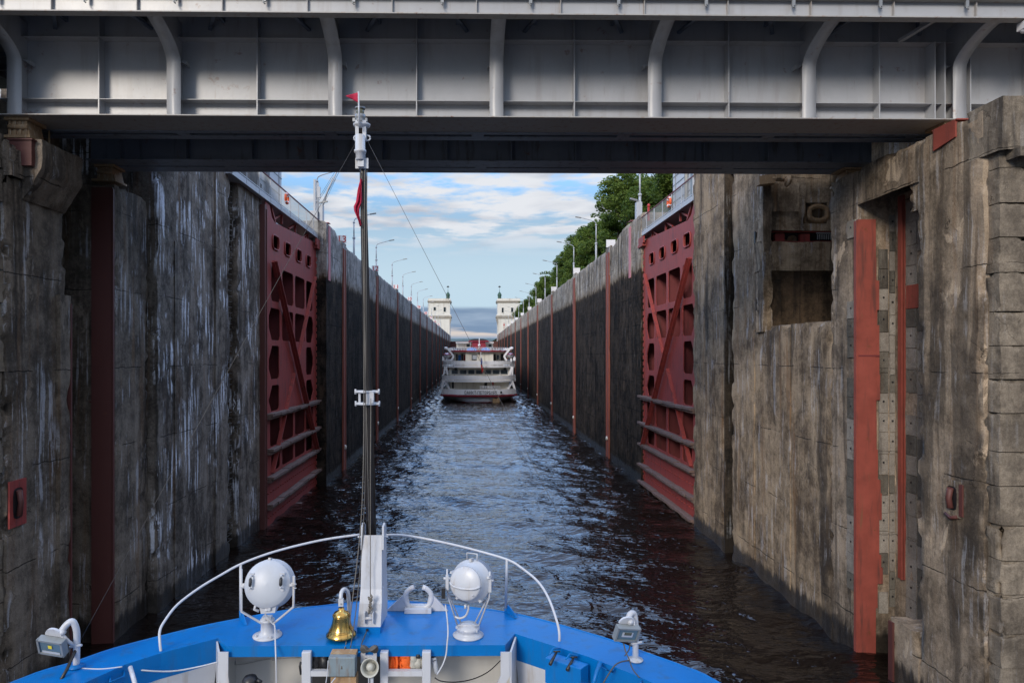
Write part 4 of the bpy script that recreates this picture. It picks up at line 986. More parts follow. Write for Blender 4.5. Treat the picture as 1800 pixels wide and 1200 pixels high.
# white mast step (tabernacle) and tilted mast
TB = thing('mast_step', P(648, 1108, 7.62), 'tall white steel mast step bolted on the blue bow platform', 'mast step')
zb = ZD; 
def tp(px, py, Y): return P(px, py, Y)
mb = MB()
fr_rows = [[tp(628, 1101, 7.60), tp(669, 1101, 7.60)], [tp(632, 1060, 7.66), tp(671, 1060, 7.66)], [tp(634, 1035, 7.72), tp(671, 1035, 7.72)], [tp(636, 940, 7.86), tp(671, 940, 7.86)]]
mb.loft(fr_rows)
mb.loft([[r_[0], r_[0]+Vector((.02, .36-.06*i, 0))] for i, r_ in enumerate(fr_rows)]); mb.loft([[r_[1], r_[1]+Vector((.03, .36-.06*i, 0))] for i, r_ in enumerate(fr_rows)])
mb.build('step_plate', M['white'], TB)
mb = MB()
for xa in (634.5, 671.5):
    a = tp(xa, 965, 7.84); b = tp(xa, 930, 7.84); mb.poly([a+Vector((0, -.02, 0)), a+Vector((0, .22, 0)), b+Vector((0, .22, 0)), b+Vector((0, .12, .05)), b+Vector((0, -.0, .03))], (.022, 0, 0))
mb.tube([tp(629, 943, 7.9), tp(682, 943, 7.9)], .012, 8); mb.split('cheek_plate', M['white'], TB)
mb = MB(); a = tp(628, 1101, 7.60); b = tp(669, 1101, 7.60); mb.box(a.x, b.x, 7.58, 7.98, ZD-.002, a.z); mb.build('step_base', M['blue'], TB)
mb = MB(); c = tp(645.5, 1106, 7.575); mb.lathe([(0, 0), (.014, 0), (.014, .02)], Matrix.Translation(c)@Matrix.Rotation(R(90), 4, 'X'), 10); 
c = tp(649, 1072, 7.63); mb.obox(Matrix.Translation(c)@Matrix.Rotation(R(8), 4, 'Y'), .014, .01, .08); mb.build('rope_hole', M['dark'], TB)
mb = MB()
for xa in (640.5, 655): 
    c = tp(xa, 1087, 7.56); mb.box(c.x-.006, c.x+.006, 7.56, 7.64, c.z-.06, c.z+.06)
a = tp(640, 1086, 7.58); b = tp(656, 1086, 7.58); mb.tube([a, b], .018, 8); mb.tube([tp(673, 985, 7.86), tp(673, 1000, 7.86)], .012, 6); mb.tube([tp(673, 1030, 7.8), tp(673, 1042, 7.8)], .012, 6)
mb.split('sheave', M['white'], TB)

MS = thing('mast', P(652, 948, 7.92), 'slim dark mast leaning slightly left with white fittings, standing in the white step', 'mast')
ma, mt = P(653, 950, 7.95), P(636, 222, 7.95)
mb = MB(); mb.tube([ma+(mt-ma)*k/8 for k in range(9)], [.060-.0245*k/8 for k in range(9)], 14); mb.build('pole', M['mast'], MS)
def mp(py, dx=0, dy=0): u = (950-py)/(950-222); q_ = ma+(mt-ma)*u; return q_+Vector((dx/150.9, dy, 0))
mb = MB()                              # conduit running up the pole
mb.tube([mp(940, -2, -.066), mp(700, -2, -.060), mp(500, -2, -.054), mp(305, -2, -.048)], .006, 6); mb.build('conduit', M['rope'], MS)
mb = MB()
for yy in (688, 709):
    c = mp(yy, -1); mb.lathe([(.065, -.012), (.12, -.012), (.12, .012), (.065, .012)], c, 20)
    for sx in (-1, 1): mb.box(c.x+sx*.09-.05, c.x+sx*.09+.05, c.y-.06, c.y+.04, c.z-.010, c.z+.014); mb.tube([c+Vector((sx*.135, -.02, -.03)), c+Vector((sx*.135, -.02, .03))], .012, 8)
c = mp(698, 3); mb.box(c.x-.03, c.x+.06, c.y-.11, c.y-.055, c.z-.06, c.z+.06); c = mp(698, -14); mb.box(c.x-.012, c.x+.012, c.y-.05, c.y-.02, c.z-.06, c.z+.06)
mb.build('clamp', M['white'], MS)
mb = MB(); c = mp(290); mb.box(c.x-.075, c.x+.075, c.y-.07, c.y-.05, c.z-.06, c.z+.06); mb.box(c.x-.04, c.x+.03, c.y-.12, c.y-.05, c.z-.05, c.z+.08)
c = mp(247, -1, -.1); mb.lathe([(.045, -.20), (.052, -.19), (.052, -.12), (.07, -.11), (.07, -.085), (.058, -.08), (.058, .08), (.05, .09), (0, .09)], c-Vector((0, 0, .06)), 18)
for sx in (-7.5, 5): 
    c = mp(232, sx); mb.box(c.x-.02, c.x+.02, c.y-.05, c.y+.02, c.z-.11, c.z+.12)
c = mp(222); mb.lathe([(.0, -.04), (.05, -.03), (.095, 0), (.10, .02), (0, .03)], c, 22)
for sx in (-1, 1):
    c = mp(243, sx*9.5); mb.tube([c+Vector((.032*math.cos(a), 0, .03*math.sin(a))) for a in [2*math.pi*k/12 for k in range(13)]], .010, 6)
mb.build('mast_head', M['white'], MS)
mb = MB(); c = P(633, 222, 7.95); mb.lathe([(.055, .04), (.062, .06), (.05, .075), (.062, .09), (.062, .13), (.05, .135)], c, 16)
mb.lathe([(.02, .2), (.055, .195), (.06, .215), (.02, .225), (0, .225)], c, 16); mb.box(c.x-.085, c.x-.055, c.y-.02, c.y+.02, c.z+.05, c.z+.09); mb.box(c.x+.055, c.x+.085, c.y-.02, c.y+.02, c.z+.05, c.z+.09); mb.build('lantern_frame', M['grey'], MS)
mb = MB(); mb.lathe([(.046, .09), (.048, .12), (.045, .14), (.048, .16), (.046, .195)], c, 16); mb.build('lantern_glass', M['glass_g'], MS)
mb = MB(); mb.tube([P(631.5, 222, 7.82), P(630, 161, 7.82)], [.012, .008], 8); mb.build('flag_staff', M['white'], MS)
def cloth(pts_rows, name, mat, label, cat, th=.006, group=None, parent=None):
    mb = MB(); mb.loft(pts_rows, True); o = mb.build(name, mat, parent, label, cat, group)
    md = o.modifiers.new('s', 'SOLIDIFY'); md.thickness = th; return o
rows = []
for k in range(9):
    u = k/8; rows.append([P(630-22*u, (163+(168.5-163)*u)+(18-17*u)*j/4, 7.82+.02*math.sin(u*5)) for j in range(5)])
cloth(rows, 'pennant', M['flag'], 'small crimson triangular pennant flying at the very top of the mast', 'flag')
# furled crimson flag hanging from the halyard on the mast
rows = []
prof2 = [(316, 635, 635.5), (325, 632.5, 636), (335, 630, 636.2), (345, 628, 636.8), (355, 625.5, 637.2), (363, 621.5, 633.5), (371, 622.5, 632), (380, 626.5, 632), (388, 630, 633), (396, 632.5, 634)]
for y, xl, xr in prof2:
    rows.append([P(xl+(xr-xl)*j/8, y+2*math.sin(j*1.3), 7.88+.035*math.sin(j*1.7+y*.02)) for j in range(9)])
cloth(rows, 'hanging_flag', M['flag'], 'folded crimson flag hanging limp beside the dark mast', 'flag', .012)

def wire(pts, name, label, cat, mat='wire', r=.005, seg=5, sm=0):
    pts = [Vector(p) for p in pts]
    if sm: pts = smooth(pts, sm)
    mb = MB(); mb.tube(pts, r, seg); return mb.build(name, M[mat], None, label, cat)
wire([P(627, 248, 7.93), P(490, 490, 7.6), P(300, 835, 7.2), P(137, 1132, 6.8)], 'stay_wire', 'thin wire stay from the mast head down to the left floodlight', 'wire', r=.0026)
wire([P(646, 248, 7.95), P(800, 548, 7.65), P(940, 822, 7.35), P(1088, 1112, 7.0)], 'stay_wire', 'thin wire stay from the mast head down to the right floodlight', 'wire', r=.0026)
wire([P(137, 1134, 6.78), P(128, 1152, 6.7), P(118, 1175, 6.6), P(104, 1200, 6.5)], 'turnbuckle', 'dark rusty turnbuckle below the left floodlight', 'turnbuckle', 'mast', .016, 8)
wire([P(641, 300, 7.87), P(640, 600, 7.8), P(639, 800, 7.75), P(634, 925, 7.7), P(620, 1050, 7.5), P(610, 1120, 7.35), P(603, 1150, 7.15)], 'halyard', 'grey halyard rope left of the mast running down behind the bell', 'rope', 'rope', .006, 5, 4)
wire([P(645, 300, 7.87), P(643, 650, 7.8), P(642, 830, 7.75), P(637, 950, 7.65), P(626, 1070, 7.45), P(616, 1138, 7.2)], 'halyard', 'dark halyard rope crossing the left edge of the white mast step', 'rope', 'wire', .006, 5, 4)
wire([P(652, 700, 7.8), P(651, 850, 7.76), P(651, 1000, 7.7), P(651, 1048, 7.62)], 'halyard', 'rope hanging down the front of the white mast step with a knot', 'rope', 'rope', .005, 5)
mb = MB(); rr = random.Random(2)
for k in range(7): mb.tube(smooth([P(649+rr.uniform(-2, 3), 1045+k*4, 7.6), P(652+rr.uniform(-2, 2), 1049+k*4, 7.57), P(650+rr.uniform(-2, 3), 1053+k*4, 7.6)], 3), .011, 6)
mb.build('rope_knot', M['rope'], None, 'knotted rope end on the front of the white mast step', 'knot')
# cleat with figure-of-eight rope on the platform edge
cl_ = thing('cleat', P(650, 1142, 7.16), 'blue cleat wound with dark rope on the platform edge above the loudspeaker', 'cleat')
mb = MB(); mb.tube([P(630, 1146, 7.14), P(640, 1141, 7.14), P(660, 1139, 7.14), P(670, 1139, 7.14)], [.008, .014, .014, .008], 8); mb.build('horn_bar', M['blue'], cl_)
mb = MB()
for k in range(5):
    pts = [P(649+(15-k)*math.sin(a)+k*.6, 1140+(6.5-k*.7)*math.sin(2*a+.3*k), 7.12-.008*k+.012*math.cos(a)) for a in [2*math.pi*i/18 for i in range(19)]]
    mb.tube(pts, .008, 5, False)
mb.tube(smooth([P(645, 1108, 7.55), P(640, 1120, 7.4), P(635, 1134, 7.2), P(640, 1141, 7.12)], 4), .007, 5); mb.build('rope_wrap', M['wire'], cl_)

# brass bell on its hook
bl = thing('ship_bell', P(601, 1112, 7.45), 'polished brass ship bell hanging from a white curved hook at the bow', 'bell')
bc = P(600, 1117.5, 7.45)
def S_(v): return v*7.45/1200
prof3 = [(24.5, 1), (26.5, 2), (26.3, 5), (22, 9), (19, 16), (16.2, 24), (14.8, 32), (14.3, 38), (12.5, 42), (7, 44.5), (5.5, 46), (5, 50), (0, 50)]
mb = MB(); mb.lathe([(S_(a), S_(b)) for a, b in prof3], bc, 40)
for zz_, rr_ in ((10.5, 21.4), (13, 20.6), (36, 14.9), (38, 14.9)): 
    mb.tube([bc+Vector((S_(rr_)*math.cos(a), S_(rr_)*math.sin(a), S_(zz_))) for a in [2*math.pi*k/32 for k in range(33)]], .0035, 5, False)
mb.build('bell_body', M['brass'], bl)
mb = MB(); mb.lathe([(S_(23.5), S_(.5)), (S_(24.6), S_(1.2)), (S_(18), S_(12)), (S_(12), S_(30)), (0, S_(38))], bc, 30); mb.build('bell_inside', M['dark'], bl)
mb = MB(); mb.tube(smooth([P(614, 1095, 7.62), P(613, 1055, 7.6), P(611, 1040, 7.58), P(605, 1035, 7.54), P(600, 1041, 7.48), P(599, 1052, 7.45)], 5), [.022]*26, 10)
c = P(599.5, 1056, 7.45); mb.box(c.x-.026, c.x+.026, c.y-.02, c.y+.02, c.z-.05, c.z+.03); mb.build('hook', M['white'], bl)
mb = MB(); mb.tube([P(599.5, 1061, 7.42), P(599.5, 1061, 7.48)], .010, 8); mb.build('shackle', M['grey'], bl)
mb = MB(); mb.tube([P(600, 1115, 7.45), P(600, 1135, 7.4), P(600, 1150, 7.3)], [.012, .015, .013], 8); mb.lathe([(0, -.02), (.018, -.012), (.018, .012), (0, .02)], P(600, 1150, 7.3), 10)
mb.tube(smooth([P(600, 1150, 7.3), P(601, 1160, 7.1), P(600.5, 1175, 7.06)], 3), [.009]*7, 6); mb.build('bell_rope', M['rope'], bl)
# equipment box below, loudspeaker, contents of the lockers
jb = thing('junction_box', P(601, 1200, 7.1), 'scuffed blue-grey metal box hanging under the brass bell', 'box')
mb = MB(); pbox(577, 624, 1155, 1189, 7.06, 7.2); mb.build('case', M['boxgrey'], jb, bevel=.008)
mb = MB(); pbox(581, 626, 1147, 1154.5, 7.14, 7.24); pbox(581, 626, 1189.5, 1210, 7.10, 7.24); mb.build('rusty_mount', M['bearing'], jb)
mb = MB(); mb.tube(smooth([P(590, 1190, 7.04), P(585, 1196, 7.02), P(578, 1206, 7.0)], 3), .006, 6); mb.tube(smooth([P(577, 1160, 7.08), P(575, 1185, 7.06), P(572, 1205, 7.04)], 3), .005, 6); mb.build('cable', M['wgrey'], jb)
ls = thing('loudspeaker', P(650, 1192, 7.1), 'round beige horn loudspeaker beside the grey box under the platform', 'loudspeaker')
Mh = Matrix.Translation(P(650, 1173, 7.02))@Matrix.Rotation(R(-78), 4, 'X')@Matrix.Rotation(R(0), 4, 'Y')
mb = MB(); mb.lathe([(.03, -.16), (.055, -.12), (.075, -.05), (.088, -.0), (.094, .0), (.094, .008), (.086, .008), (.07, -.045), (.05, -.10)], Matrix.Translation(P(650, 1173, 7.02))@Matrix.Rotation(R(72), 4, 'X'), 32); mb.build('horn', M['horn'], ls)
mb = MB(); mb.lathe([(.0, .012), (.022, .006), (.036, -.012), (.044, -.04), (.044, -.07), (0, -.08)], Matrix.Translation(P(650, 1172, 7.03))@Matrix.Rotation(R(72), 4, 'X'), 24); mb.build('cone', M['horn'], ls)
mb = MB(); pbox(647, 649, 1190, 1215, 7.06, 7.08); pbox(651, 656, 1192, 1202, 7.06, 7.09); mb.build('bracket', M['wgrey'], ls)
def lump(x0, x1, y0, y1, Y0, mat, name, label, cat, seed, fold=.03):
    rows = []
    for k in range(13):
        v = k/12; row = []
        for j in range(15):
            u = j/14; x = x0+(x1-x0)*u; 
            q_ = Vector((u*3.0, v*1.2, seed)); d = fold*(mnoise.noise(q_*2)+.6*math.sin(u*11+seed+v))
            row.append(P(x+1.2*mnoise.noise(q_+Vector((5, 5, 5))), y0+(y1-y0)*v, Y0+d))
        rows.append(row)
    mb = MB(); mb.loft(rows, True); o = mb.build(name, M[mat], None, label, cat)
    md = o.modifiers.new('s', 'SOLIDIFY'); md.thickness = .05; md.offset = 1
    return o
lump(682, 700, 1149, 1185, 7.3, 'orange', 'life_jacket', 'orange life jacket hanging lowest in the open locker beside the loudspeaker', 'life jacket', 1)
lump(703, 722, 1149, 1173, 7.34, 'orange', 'life_jacket', 'shorter orange life jacket in the middle of the open locker', 'life jacket', 5)
lump(725, 741, 1149, 1172, 7.36, 'horn', 'canvas_bag', 'beige canvas bag right of the orange life jackets in the locker', 'bag', 9)
lump(549, 576, 1149, 1172, 7.35, 'dark', 'dark_bundle', 'black crumpled bundle on the shelf left of the grey box', 'bundle', 14, .05)
mb = MB(); c = P(735, 1152, 7.28); mb.lathe([(0, .02), (.022, .02), (.024, -.02), (0, -.022)], c, 12); mb.build('bag_tassel', M['dark'], label='black cap on the beige bag in the locker', cat='cap')
bk = thing('torch', P(768, 1190, 7.35), 'white cylinder with black cap leaning right of the open locker', 'cylinder')
mb = MB(); mb.tube([P(762, 1154, 7.3), P(763, 1160, 7.3), P(768, 1182, 7.25)], [.030, .034, .022], 14); mb.build('tube', M['wgrey'], bk)
mb = MB(); mb.tube([P(761, 1147, 7.31), P(762, 1154, 7.3)], [.02, .028], 12); mb.tube([P(760.5, 1161.5, 7.265), P(766, 1159.5, 7.265)], .004, 5); mb.build('cap', M['dark'], bk)
mb = MB()
mb.tube(smooth([P(764, 1190, 7.2), P(775, 1196, 7.2), P(800, 1198, 7.25), P(830, 1193, 7.4), P(858, 1180, 7.55), P(880, 1160, 7.7), P(884, 1157, 7.7)], 5), .006, 6); mb.build('black_cable', M['dark'], label='black cable sagging across the cream bulkhead at right', cat='cable')
mb = MB(); mb.lathe([(.0, .10), (.06, .09), (.085, .05), (.085, -.1)], P(440, 1198, 7.15)+Vector((0, 0, -.03)), 16); mb.tube([P(452, 1194, 7.1), P(460, 1199, 7.1)], .02, 8); mb.build('black_bollard_head', M['dark'], label='black rounded fitting poking up at the bottom edge under the left searchlight', cat='fitting')
mb = MB(); mb.tube([P(529, 1162, 7.22), P(527, 1170, 7.2), P(529, 1184, 7.22)], .012, 8); mb.build('handle', M['dark'], own)

# searchlights
def searchlight(base, c, rad, depth, yaw, pitch, label, left):
    root = thing('searchlight', base, label, 'searchlight', 'white searchlights on the bow platform')
    Mx = Matrix.Translation(c)@Matrix.Rotation(yaw, 4, 'Z')@Matrix.Rotation(R(90)+pitch, 4, 'X')   # local +z points back to the viewer
    mb = MB()
    if left:
        mb.lathe([(0, .065), (rad*.35, .06), (rad*.7, .04), (rad*.90, .012), (rad*.94, .0), (rad*.98, -.005), (rad*.98, -.02)], Mx, 40)
        mb.build('rear_cover', M['wgrey'], root)
        mb = MB(); mb.lathe([(rad*.97, -.02), (rad*1.0, -.03), (rad*1.0, -depth), (rad*1.05, -depth-.005), (rad*1.05, -depth-.03), (rad*.9, -depth-.03), (0, -depth-.02)], Mx, 40); mb.build('drum', M['wgrey'], root)
    else:
        mb.lathe([(0, .045), (rad*.40, .04), (rad*.72, .02), (rad*.80, .008), (rad*.82, -.01)], Mx, 40); mb.build('rear_cover', M['white'], root)
        mb = MB(); mb.lathe([(rad*.82, -.01), (rad*.84, -.02), (rad*1.0, -depth*.55), (rad*1.03, -depth*.56), (rad*1.03, -depth*.62), (rad*.99, -depth*.63), (rad*.99, -depth), (0, -depth)], Mx, 40); mb.build('drum', M['wgrey'], root)
    mb = MB()                              # clamps round the rim
    for k in range(4 if left else 5):
        a = 2*math.pi*k/(4 if left else 5)+R(90); q_ = Mx@Vector((rad*1.03*math.cos(a), rad*1.03*math.sin(a), -depth*(.5 if not left else .35)))
        mb.obox(Matrix.Translation(q_)@Matrix.Rotation(yaw, 4, 'Z')@Matrix.Rotation(R(90)+pitch, 4, 'X')@Matrix.Rotation(a, 4, 'Z'), .03, .025, .09); mb.lathe([(0, -.014), (.016, 0), (0, .014)], q_+Vector((0, -.03, 0)), 8)
    mb.build('rim_clamp', M['white'], root)
    if left:
        for sx in (-1, 1):
            p = lambda u, v, w_: Mx@Vector((rad*u, rad*v, w_))
            mb = MB(); x_ = .64*sx; mb.tube([p(x_, .36, .02), p(x_, .36, .085), p(x_, .28, .09)], .008, 8); mb.tube([p(x_, -.16, .03), p(x_, -.16, .09), p(x_, -.1, .09)], .008, 8); mb.obox(Matrix.Translation(p(x_, .40, .035))@Matrix.Rotation(yaw, 4, 'Z'), .05, .02, .035); mb.obox(Matrix.Translation(p(x_, -.22, .035))@Matrix.Rotation(yaw, 4, 'Z'), .05, .02, .035); mb.build('handle_mount', M['white'], root)
            mb = MB(); mb.tube([p(x_, .27, .09), p(x_, .2, .09), p(x_, -.02, .09), p(x_, -.09, .09)], [.010, .018, .018, .010], 10); mb.build('handle', M['dark'], root)
    else:
        p = lambda u, v, w_: Mx@Vector((rad*u, rad*v, w_))
        mb = MB(); mb.tube(smooth([p(-.78, -.03, .012), p(-.55, -.15, .05), p(0, -.2, .065), p(.55, -.15, .05), p(.78, -.05, .012)], 4), .012, 8); mb.build('handle', M['white'], root)
        for a_ in (0, 60, 120, 180, 240, 300):
            a_ = R(a_+15); mb = MB(); mb.lathe([(0, .012), (.01, .006), (.01, -.02)], Mx@Matrix.Translation((rad*.68*math.cos(a_), rad*.68*math.sin(a_), .028)), 8)
        mb.build('bolt', M['white'], root)
        mb = MB(); q1 = Mx@Vector((-.06, rad*1.02, -depth*.55)); q2 = Mx@Vector((.06, rad*1.02, -depth*.55)); mb.tube([q1, q1+Vector((-.0, 0, .07)), q2+Vector((0, 0, .07)), q2], .009, 7); mb.build('top_handle', M['white'], root)
    return root, Mx
bL = B(470, 1117); cL = P(470, 1026, 7.40)
SL, MxL = searchlight(bL, cL, .252, .16, R(3), R(-17), 'left white searchlight seen from behind with two black handles', True)
mb = MB(); mb.lathe([(.155, 0), (.158, .012), (.10, .022), (.072, .045), (.070, .16), (.078, .165), (.078, .185), (0, .185)], bL, 32)
for a in range(4): 
    q_ = bL+Vector((.125*math.cos(a*1.57+.6), .125*math.sin(a*1.57+.6), .02)); mb.lathe([(0, .025), (.014, .02), (.014, 0)], q_, 6, False)
mb.build('pedestal', M['white'], SL)
mb = MB(); hub = bL+Vector((0, 0, .2))
yk = [P(424, 1000, 7.42), P(424.5, 1074, 7.42), P(462, 1096, 7.5), P(480, 1096, 7.5), P(516, 1066, 7.42), P(516.5, 1012, 7.42)]
mb.tube(yk, .014, 8); mb.tube([P(424, 1030, 7.42), P(432, 1030, 7.42)], .02, 10); mb.tube([P(508, 1028, 7.42), P(519, 1028, 7.42)], .018, 10); mb.tube([P(514, 1026, 7.41), P(521, 1026, 7.41)], .007, 6); mb.tube([P(514, 1033, 7.41), P(521, 1033, 7.41)], .007, 6)
mb.box(hub.x-.05, hub.x+.05, hub.y-.04, hub.y+.04, hub.z-.03, hub.z+.02); mb.tube([P(465, 1089, 7.46), P(468, 1095, 7.5)], .012, 8); mb.build('yoke', M['white'], SL)
mb = MB(); c = P(470, 1070, 7.36); mb.poly([(c.x-.10, c.y, c.z+.07), (c.x+.10, c.y, c.z+.07), (c.x+.08, c.y, c.z-.04), (c.x-.07, c.y, c.z-.05)], (0, .12, 0)); mb.lathe([(0, -.02), (.022, -.01), (.022, .02)], Matrix.Translation(c+Vector((.02, -.005, .01)))@Matrix.Rotation(R(90), 4, 'X'), 12)
mb.tube([c+Vector((-.12, 0, .06)), c+Vector((-.14, 0, .0)), c+Vector((-.09, 0, -.02))], .017, 8); mb.build('connector_box', M['white'], SL)
mb = MB(); mb.tube(smooth([P(466, 1078, 7.4), P(478, 1094, 7.42), P(483, 1100, 7.4), P(484, 1130, 7.24), P(485, 1160, 7.14), P(486, 1215, 7.12)], 4), .008, 6); mb.build('cable', M['white'], SL)
bR = B(823, 1116); cR = P(818, 1025, 7.35)
SR, MxR = searchlight(bR, cR, .222, .30, R(-22), R(-8), 'right white searchlight tilted on a tall tripod yoke with a domed back', False)
mb = MB(); mb.lathe([(.165, 0), (.17, .012), (.125, .03), (.115, .06), (.128, .07), (.128, .095), (.115, .105), (.09, .13), (0, .135)], bR, 32)
for a in range(5):
    q_ = bR+Vector((.128*math.cos(a*1.26+.5), .128*math.sin(a*1.26+.5), .08)); mb.lathe([(0, .02), (.012, .015), (.012, -.01)], q_, 6, False)
mb.build('pedestal', M['white'], SR)
mb = MB()
for s_, xt, yt in ((-1, 786, 1016), (1, 861, 1020)):
    t1 = P(xt, yt, 7.42)
    mb.tube([t1+Vector((0, 0, .1)), t1, P(xt+1-(0 if s_ < 0 else 2), yt+30, 7.45), P(804 if s_ < 0 else 842, 1098, 7.47)], .010, 7)
    mb.tube([P(xt, yt+22, 7.5), P(812 if s_ < 0 else 833, 1098, 7.55)], .009, 7)
    mb.box(t1.x-.016, t1.x+.016, t1.y-.02, t1.y+.02, t1.z-.12, t1.z+.03); mb.tube([t1-Vector((.04, 0, 0)), t1+Vector((.04, 0, 0))], .014, 8)
mb.tube([P(804, 1099, 7.47), P(842, 1099, 7.47)], .012, 8); mb.build('yoke', M['white'], SR)
mb = MB(); mb.tube(smooth([P(823, 1063, 7.35), P(823, 1072, 7.35), P(818, 1082, 7.38), P(808, 1086, 7.4), P(800, 1083, 7.42)], 4), .012, 8); mb.tube([P(818, 1062, 7.33), P(818, 1069, 7.33)], .014, 8); mb.build('conduit', M['white'], SR)
mb = MB(); c = P(779.5, 1041, 7.4); mb.box(c.x-.02, c.x+.02, c.y-.03, c.y+.03, c.z-.055, c.z+.055); mb.build('switch_box', M['dark'], SR)
mb = MB(); mb.tube(smooth([P(783, 1062, 7.42), P(786, 1085, 7.35), P(787.5, 1110, 7.2), P(786, 1130, 7.14), P(784, 1150, 7.12), P(778, 1168, 7.1), P(768, 1185, 7.1)], 4), .008, 6); mb.build('cable', M['white'], SR)

# fairlead ring on the bow tip
fl_ = thing('fairlead', P(735, 1073, 8.25), 'white open horseshoe shaped fairlead between the mast step and the right searchlight', 'fairlead')
fc = P(735.5, 1050, 8.25); k8 = 8.25/1200
ring = []
for i in range(25):
    a = R(108+324*i/24); ring.append(fc+Vector((math.cos(a)*23.5*k8, 0, max(math.sin(a), -.88)*20*k8)))
mb = MB(); mb.tube(ring, .031, 12); mb.build('ring', M['white'], fl_)
mb = MB(); zb_ = ZD+.003
for s_ in (-1, 1):
    x0 = fc.x+s_*20*k8; mb.poly([(x0-s_*.0, fc.y-.015, fc.z+.08), (x0+s_*.25 if s_ < 0 else x0+.22, fc.y-.015, zb_), (x0-s_*.12, fc.y-.015, zb_), (x0-s_*.04, fc.y-.015, fc.z-.1)], (0, .03, 0))
mb.box(fc.x-.16, fc.x+.16, fc.y-.10, fc.y+.10, zb_, zb_+.05); mb.split('cheek_plate', M['white'], fl_)

# floodlights on bent pipes
def floodlight(base, lampc, yaw, roll, pipe, label, right):
    k_ = 1.05 if right else 1.12
    root = thing('floodlight', base, label, 'floodlight', 'small floodlights on bent white pipes')
    mb = MB(); mb.tube(smooth(pipe, 4), .031, 14); mb.build('pipe', M['white'], root)
    mb = MB(); mb.lathe([(.075, .0), (.078, .012), (.034, .02), (.034, .03)], base, 20); mb.build('foot', M['white'] if right else M['blue'], root)
    Ml = Matrix.Translation(lampc)@Matrix.Rotation(yaw, 4, 'Z')@Matrix.Rotation(roll, 4, 'Y')@Matrix.Rotation(R(20), 4, 'X')@Matrix.Scale(k_, 4)
    mb = MB(); mb.obox(Ml@Matrix.Translation((0, .02, 0)), .235, .045, .150); 
    for sx in (-1, 1): mb.obox(Ml@Matrix.Translation((sx*.11, -.01, 0)), .018, .03, .152)
    for sz in (-1, 1): mb.obox(Ml@Matrix.Translation((0, -.01, sz*.068)), .236, .03, .016)
    mb.build('housing', M['boxg'], root)
    mb = MB(); mb.obox(Ml@Matrix.Translation((0, -.010, 0)), .2, .006, .118); mb.build('glass', M['lampglass'], root)
    mb = MB(); mb.obox(Ml@Matrix.Translation((0, -.016, -.05)), .165, .004, .018) if not right else mb.obox(Ml@Matrix.Translation((0, -.016, 0)), .11, .004, .05); mb.build('reflector', M['wgrey'], root)
    mb = MB(); mb.obox(Ml@Matrix.Translation((0.0, -.020, .012)), .034 if not right else .075, .003, .03); mb.build('led_chip', M['led'] if not right else M['glass_g'], root)
    mb = MB(); hd = Ml@Matrix.Translation((0, .045, .075))
    mb.poly([hd@Vector((.085*math.cos(a), 0, .075*math.sin(a))) for a in [math.pi*k/10 for k in range(11)]], hd.to_3x3()@Vector((0, .02, 0)))
    mb.build('rear_plate', M['white'], root)
    mb = MB(); q0 = hd@Vector((.06, .01, .03)); tgt = pipe[1]+(pipe[0]-pipe[1])*.0
    mb.tube([q0, (q0+tgt)/2+Vector((0, 0, -.02)), tgt], .018, 8); mb.lathe([(0, -.03), (.03, -.02), (.03, .02), (0, .03)], Matrix.Translation(pipe[-1]+Vector((.02, -.01, .0)))@Matrix.Rotation(R(90), 4, 'X'), 12); mb.build('arm', M['white'], root)
    mb = MB(); c = pipe[1]; mb.tube([c+Vector((-.06, -.02, 0)), c+Vector((.06, -.02, .02))], .013, 8); mb.build('clamp', M['white'], root)
    return root
bl_ = B(134, 1172); bl_.z = ZD+.003
floodlight(bl_, P(91, 1136, 6.65), R(-6), R(6), [bl_+Vector((0, 0, .01)), P(135, 1135, 6.76), P(134.5, 1108, 6.74), P(128, 1092, 6.72), P(118, 1096, 6.7), P(107, 1110, 6.68)], 'left floodlight with a yellow chip on a bent white pipe by the blue bulwark', False)
br_ = B(1117, 1160); br_.z = ZD+.003
floodlight(br_, P(1102, 1113, 6.82), R(14), R(8), [br_+Vector((0, 0, .01)), P(1117, 1130, 6.90), P(1117, 1095, 6.92), P(1114, 1078, 6.92), P(1107, 1080, 6.88), P(1104, 1092, 6.86)], 'right floodlight in a grey square frame on a bent white pipe', True)
mb = MB(); mb.tube(smooth([P(1096, 1130, 6.8), P(1100, 1145, 6.75), P(1106, 1158, 6.7), P(1112, 1175, 6.6), P(1124, 1190, 6.5)], 4), .007, 6); mb.tube(smooth([P(1108, 1128, 6.85), P(1106, 1140, 6.8), P(1101, 1148, 6.75), P(1098, 1152, 6.75)], 4), .006, 6)
mb.tube(smooth([P(1106, 1160, 6.75), P(1090, 1163, 6.72), P(1078, 1172, 6.68), P(1060, 1200, 6.6)], 4), .007, 6); mb.build('dark_cable', M['wire'], label='dark knotted cable below the right floodlight across the blue bulwark', cat='cable')
mb = MB(); mb.tube(smooth([B(143, 1174), B(180, 1175), B(215, 1171)], 4), .007, 6); mb.tube(smooth([P(215, 1170, 6.9), P(250, 1177, 6.95), P(300, 1179, 7.05), P(345, 1172, 7.15), P(386, 1162, 7.22)], 4), .008, 6); mb.build('white_cable', M['white'], label='white cable running along the left blue bulwark to the platform bracket', cat='cable')
mb = MB(); mb.tube(smooth([P(404, 1168, 7.82), P(430, 1166, 7.84), P(470, 1158, 7.84), P(528, 1155, 7.84)], 3), .003, 5)
for x in (411, 482): mb.box(*sum(([a-.02, a+.02] for a in P(x, 1163-(x-411)*.1, 7.85)), []))
mb.build('thin_cable', M['grey'], label='thin cable clipped across the cream bulkhead at left', cat='cable')

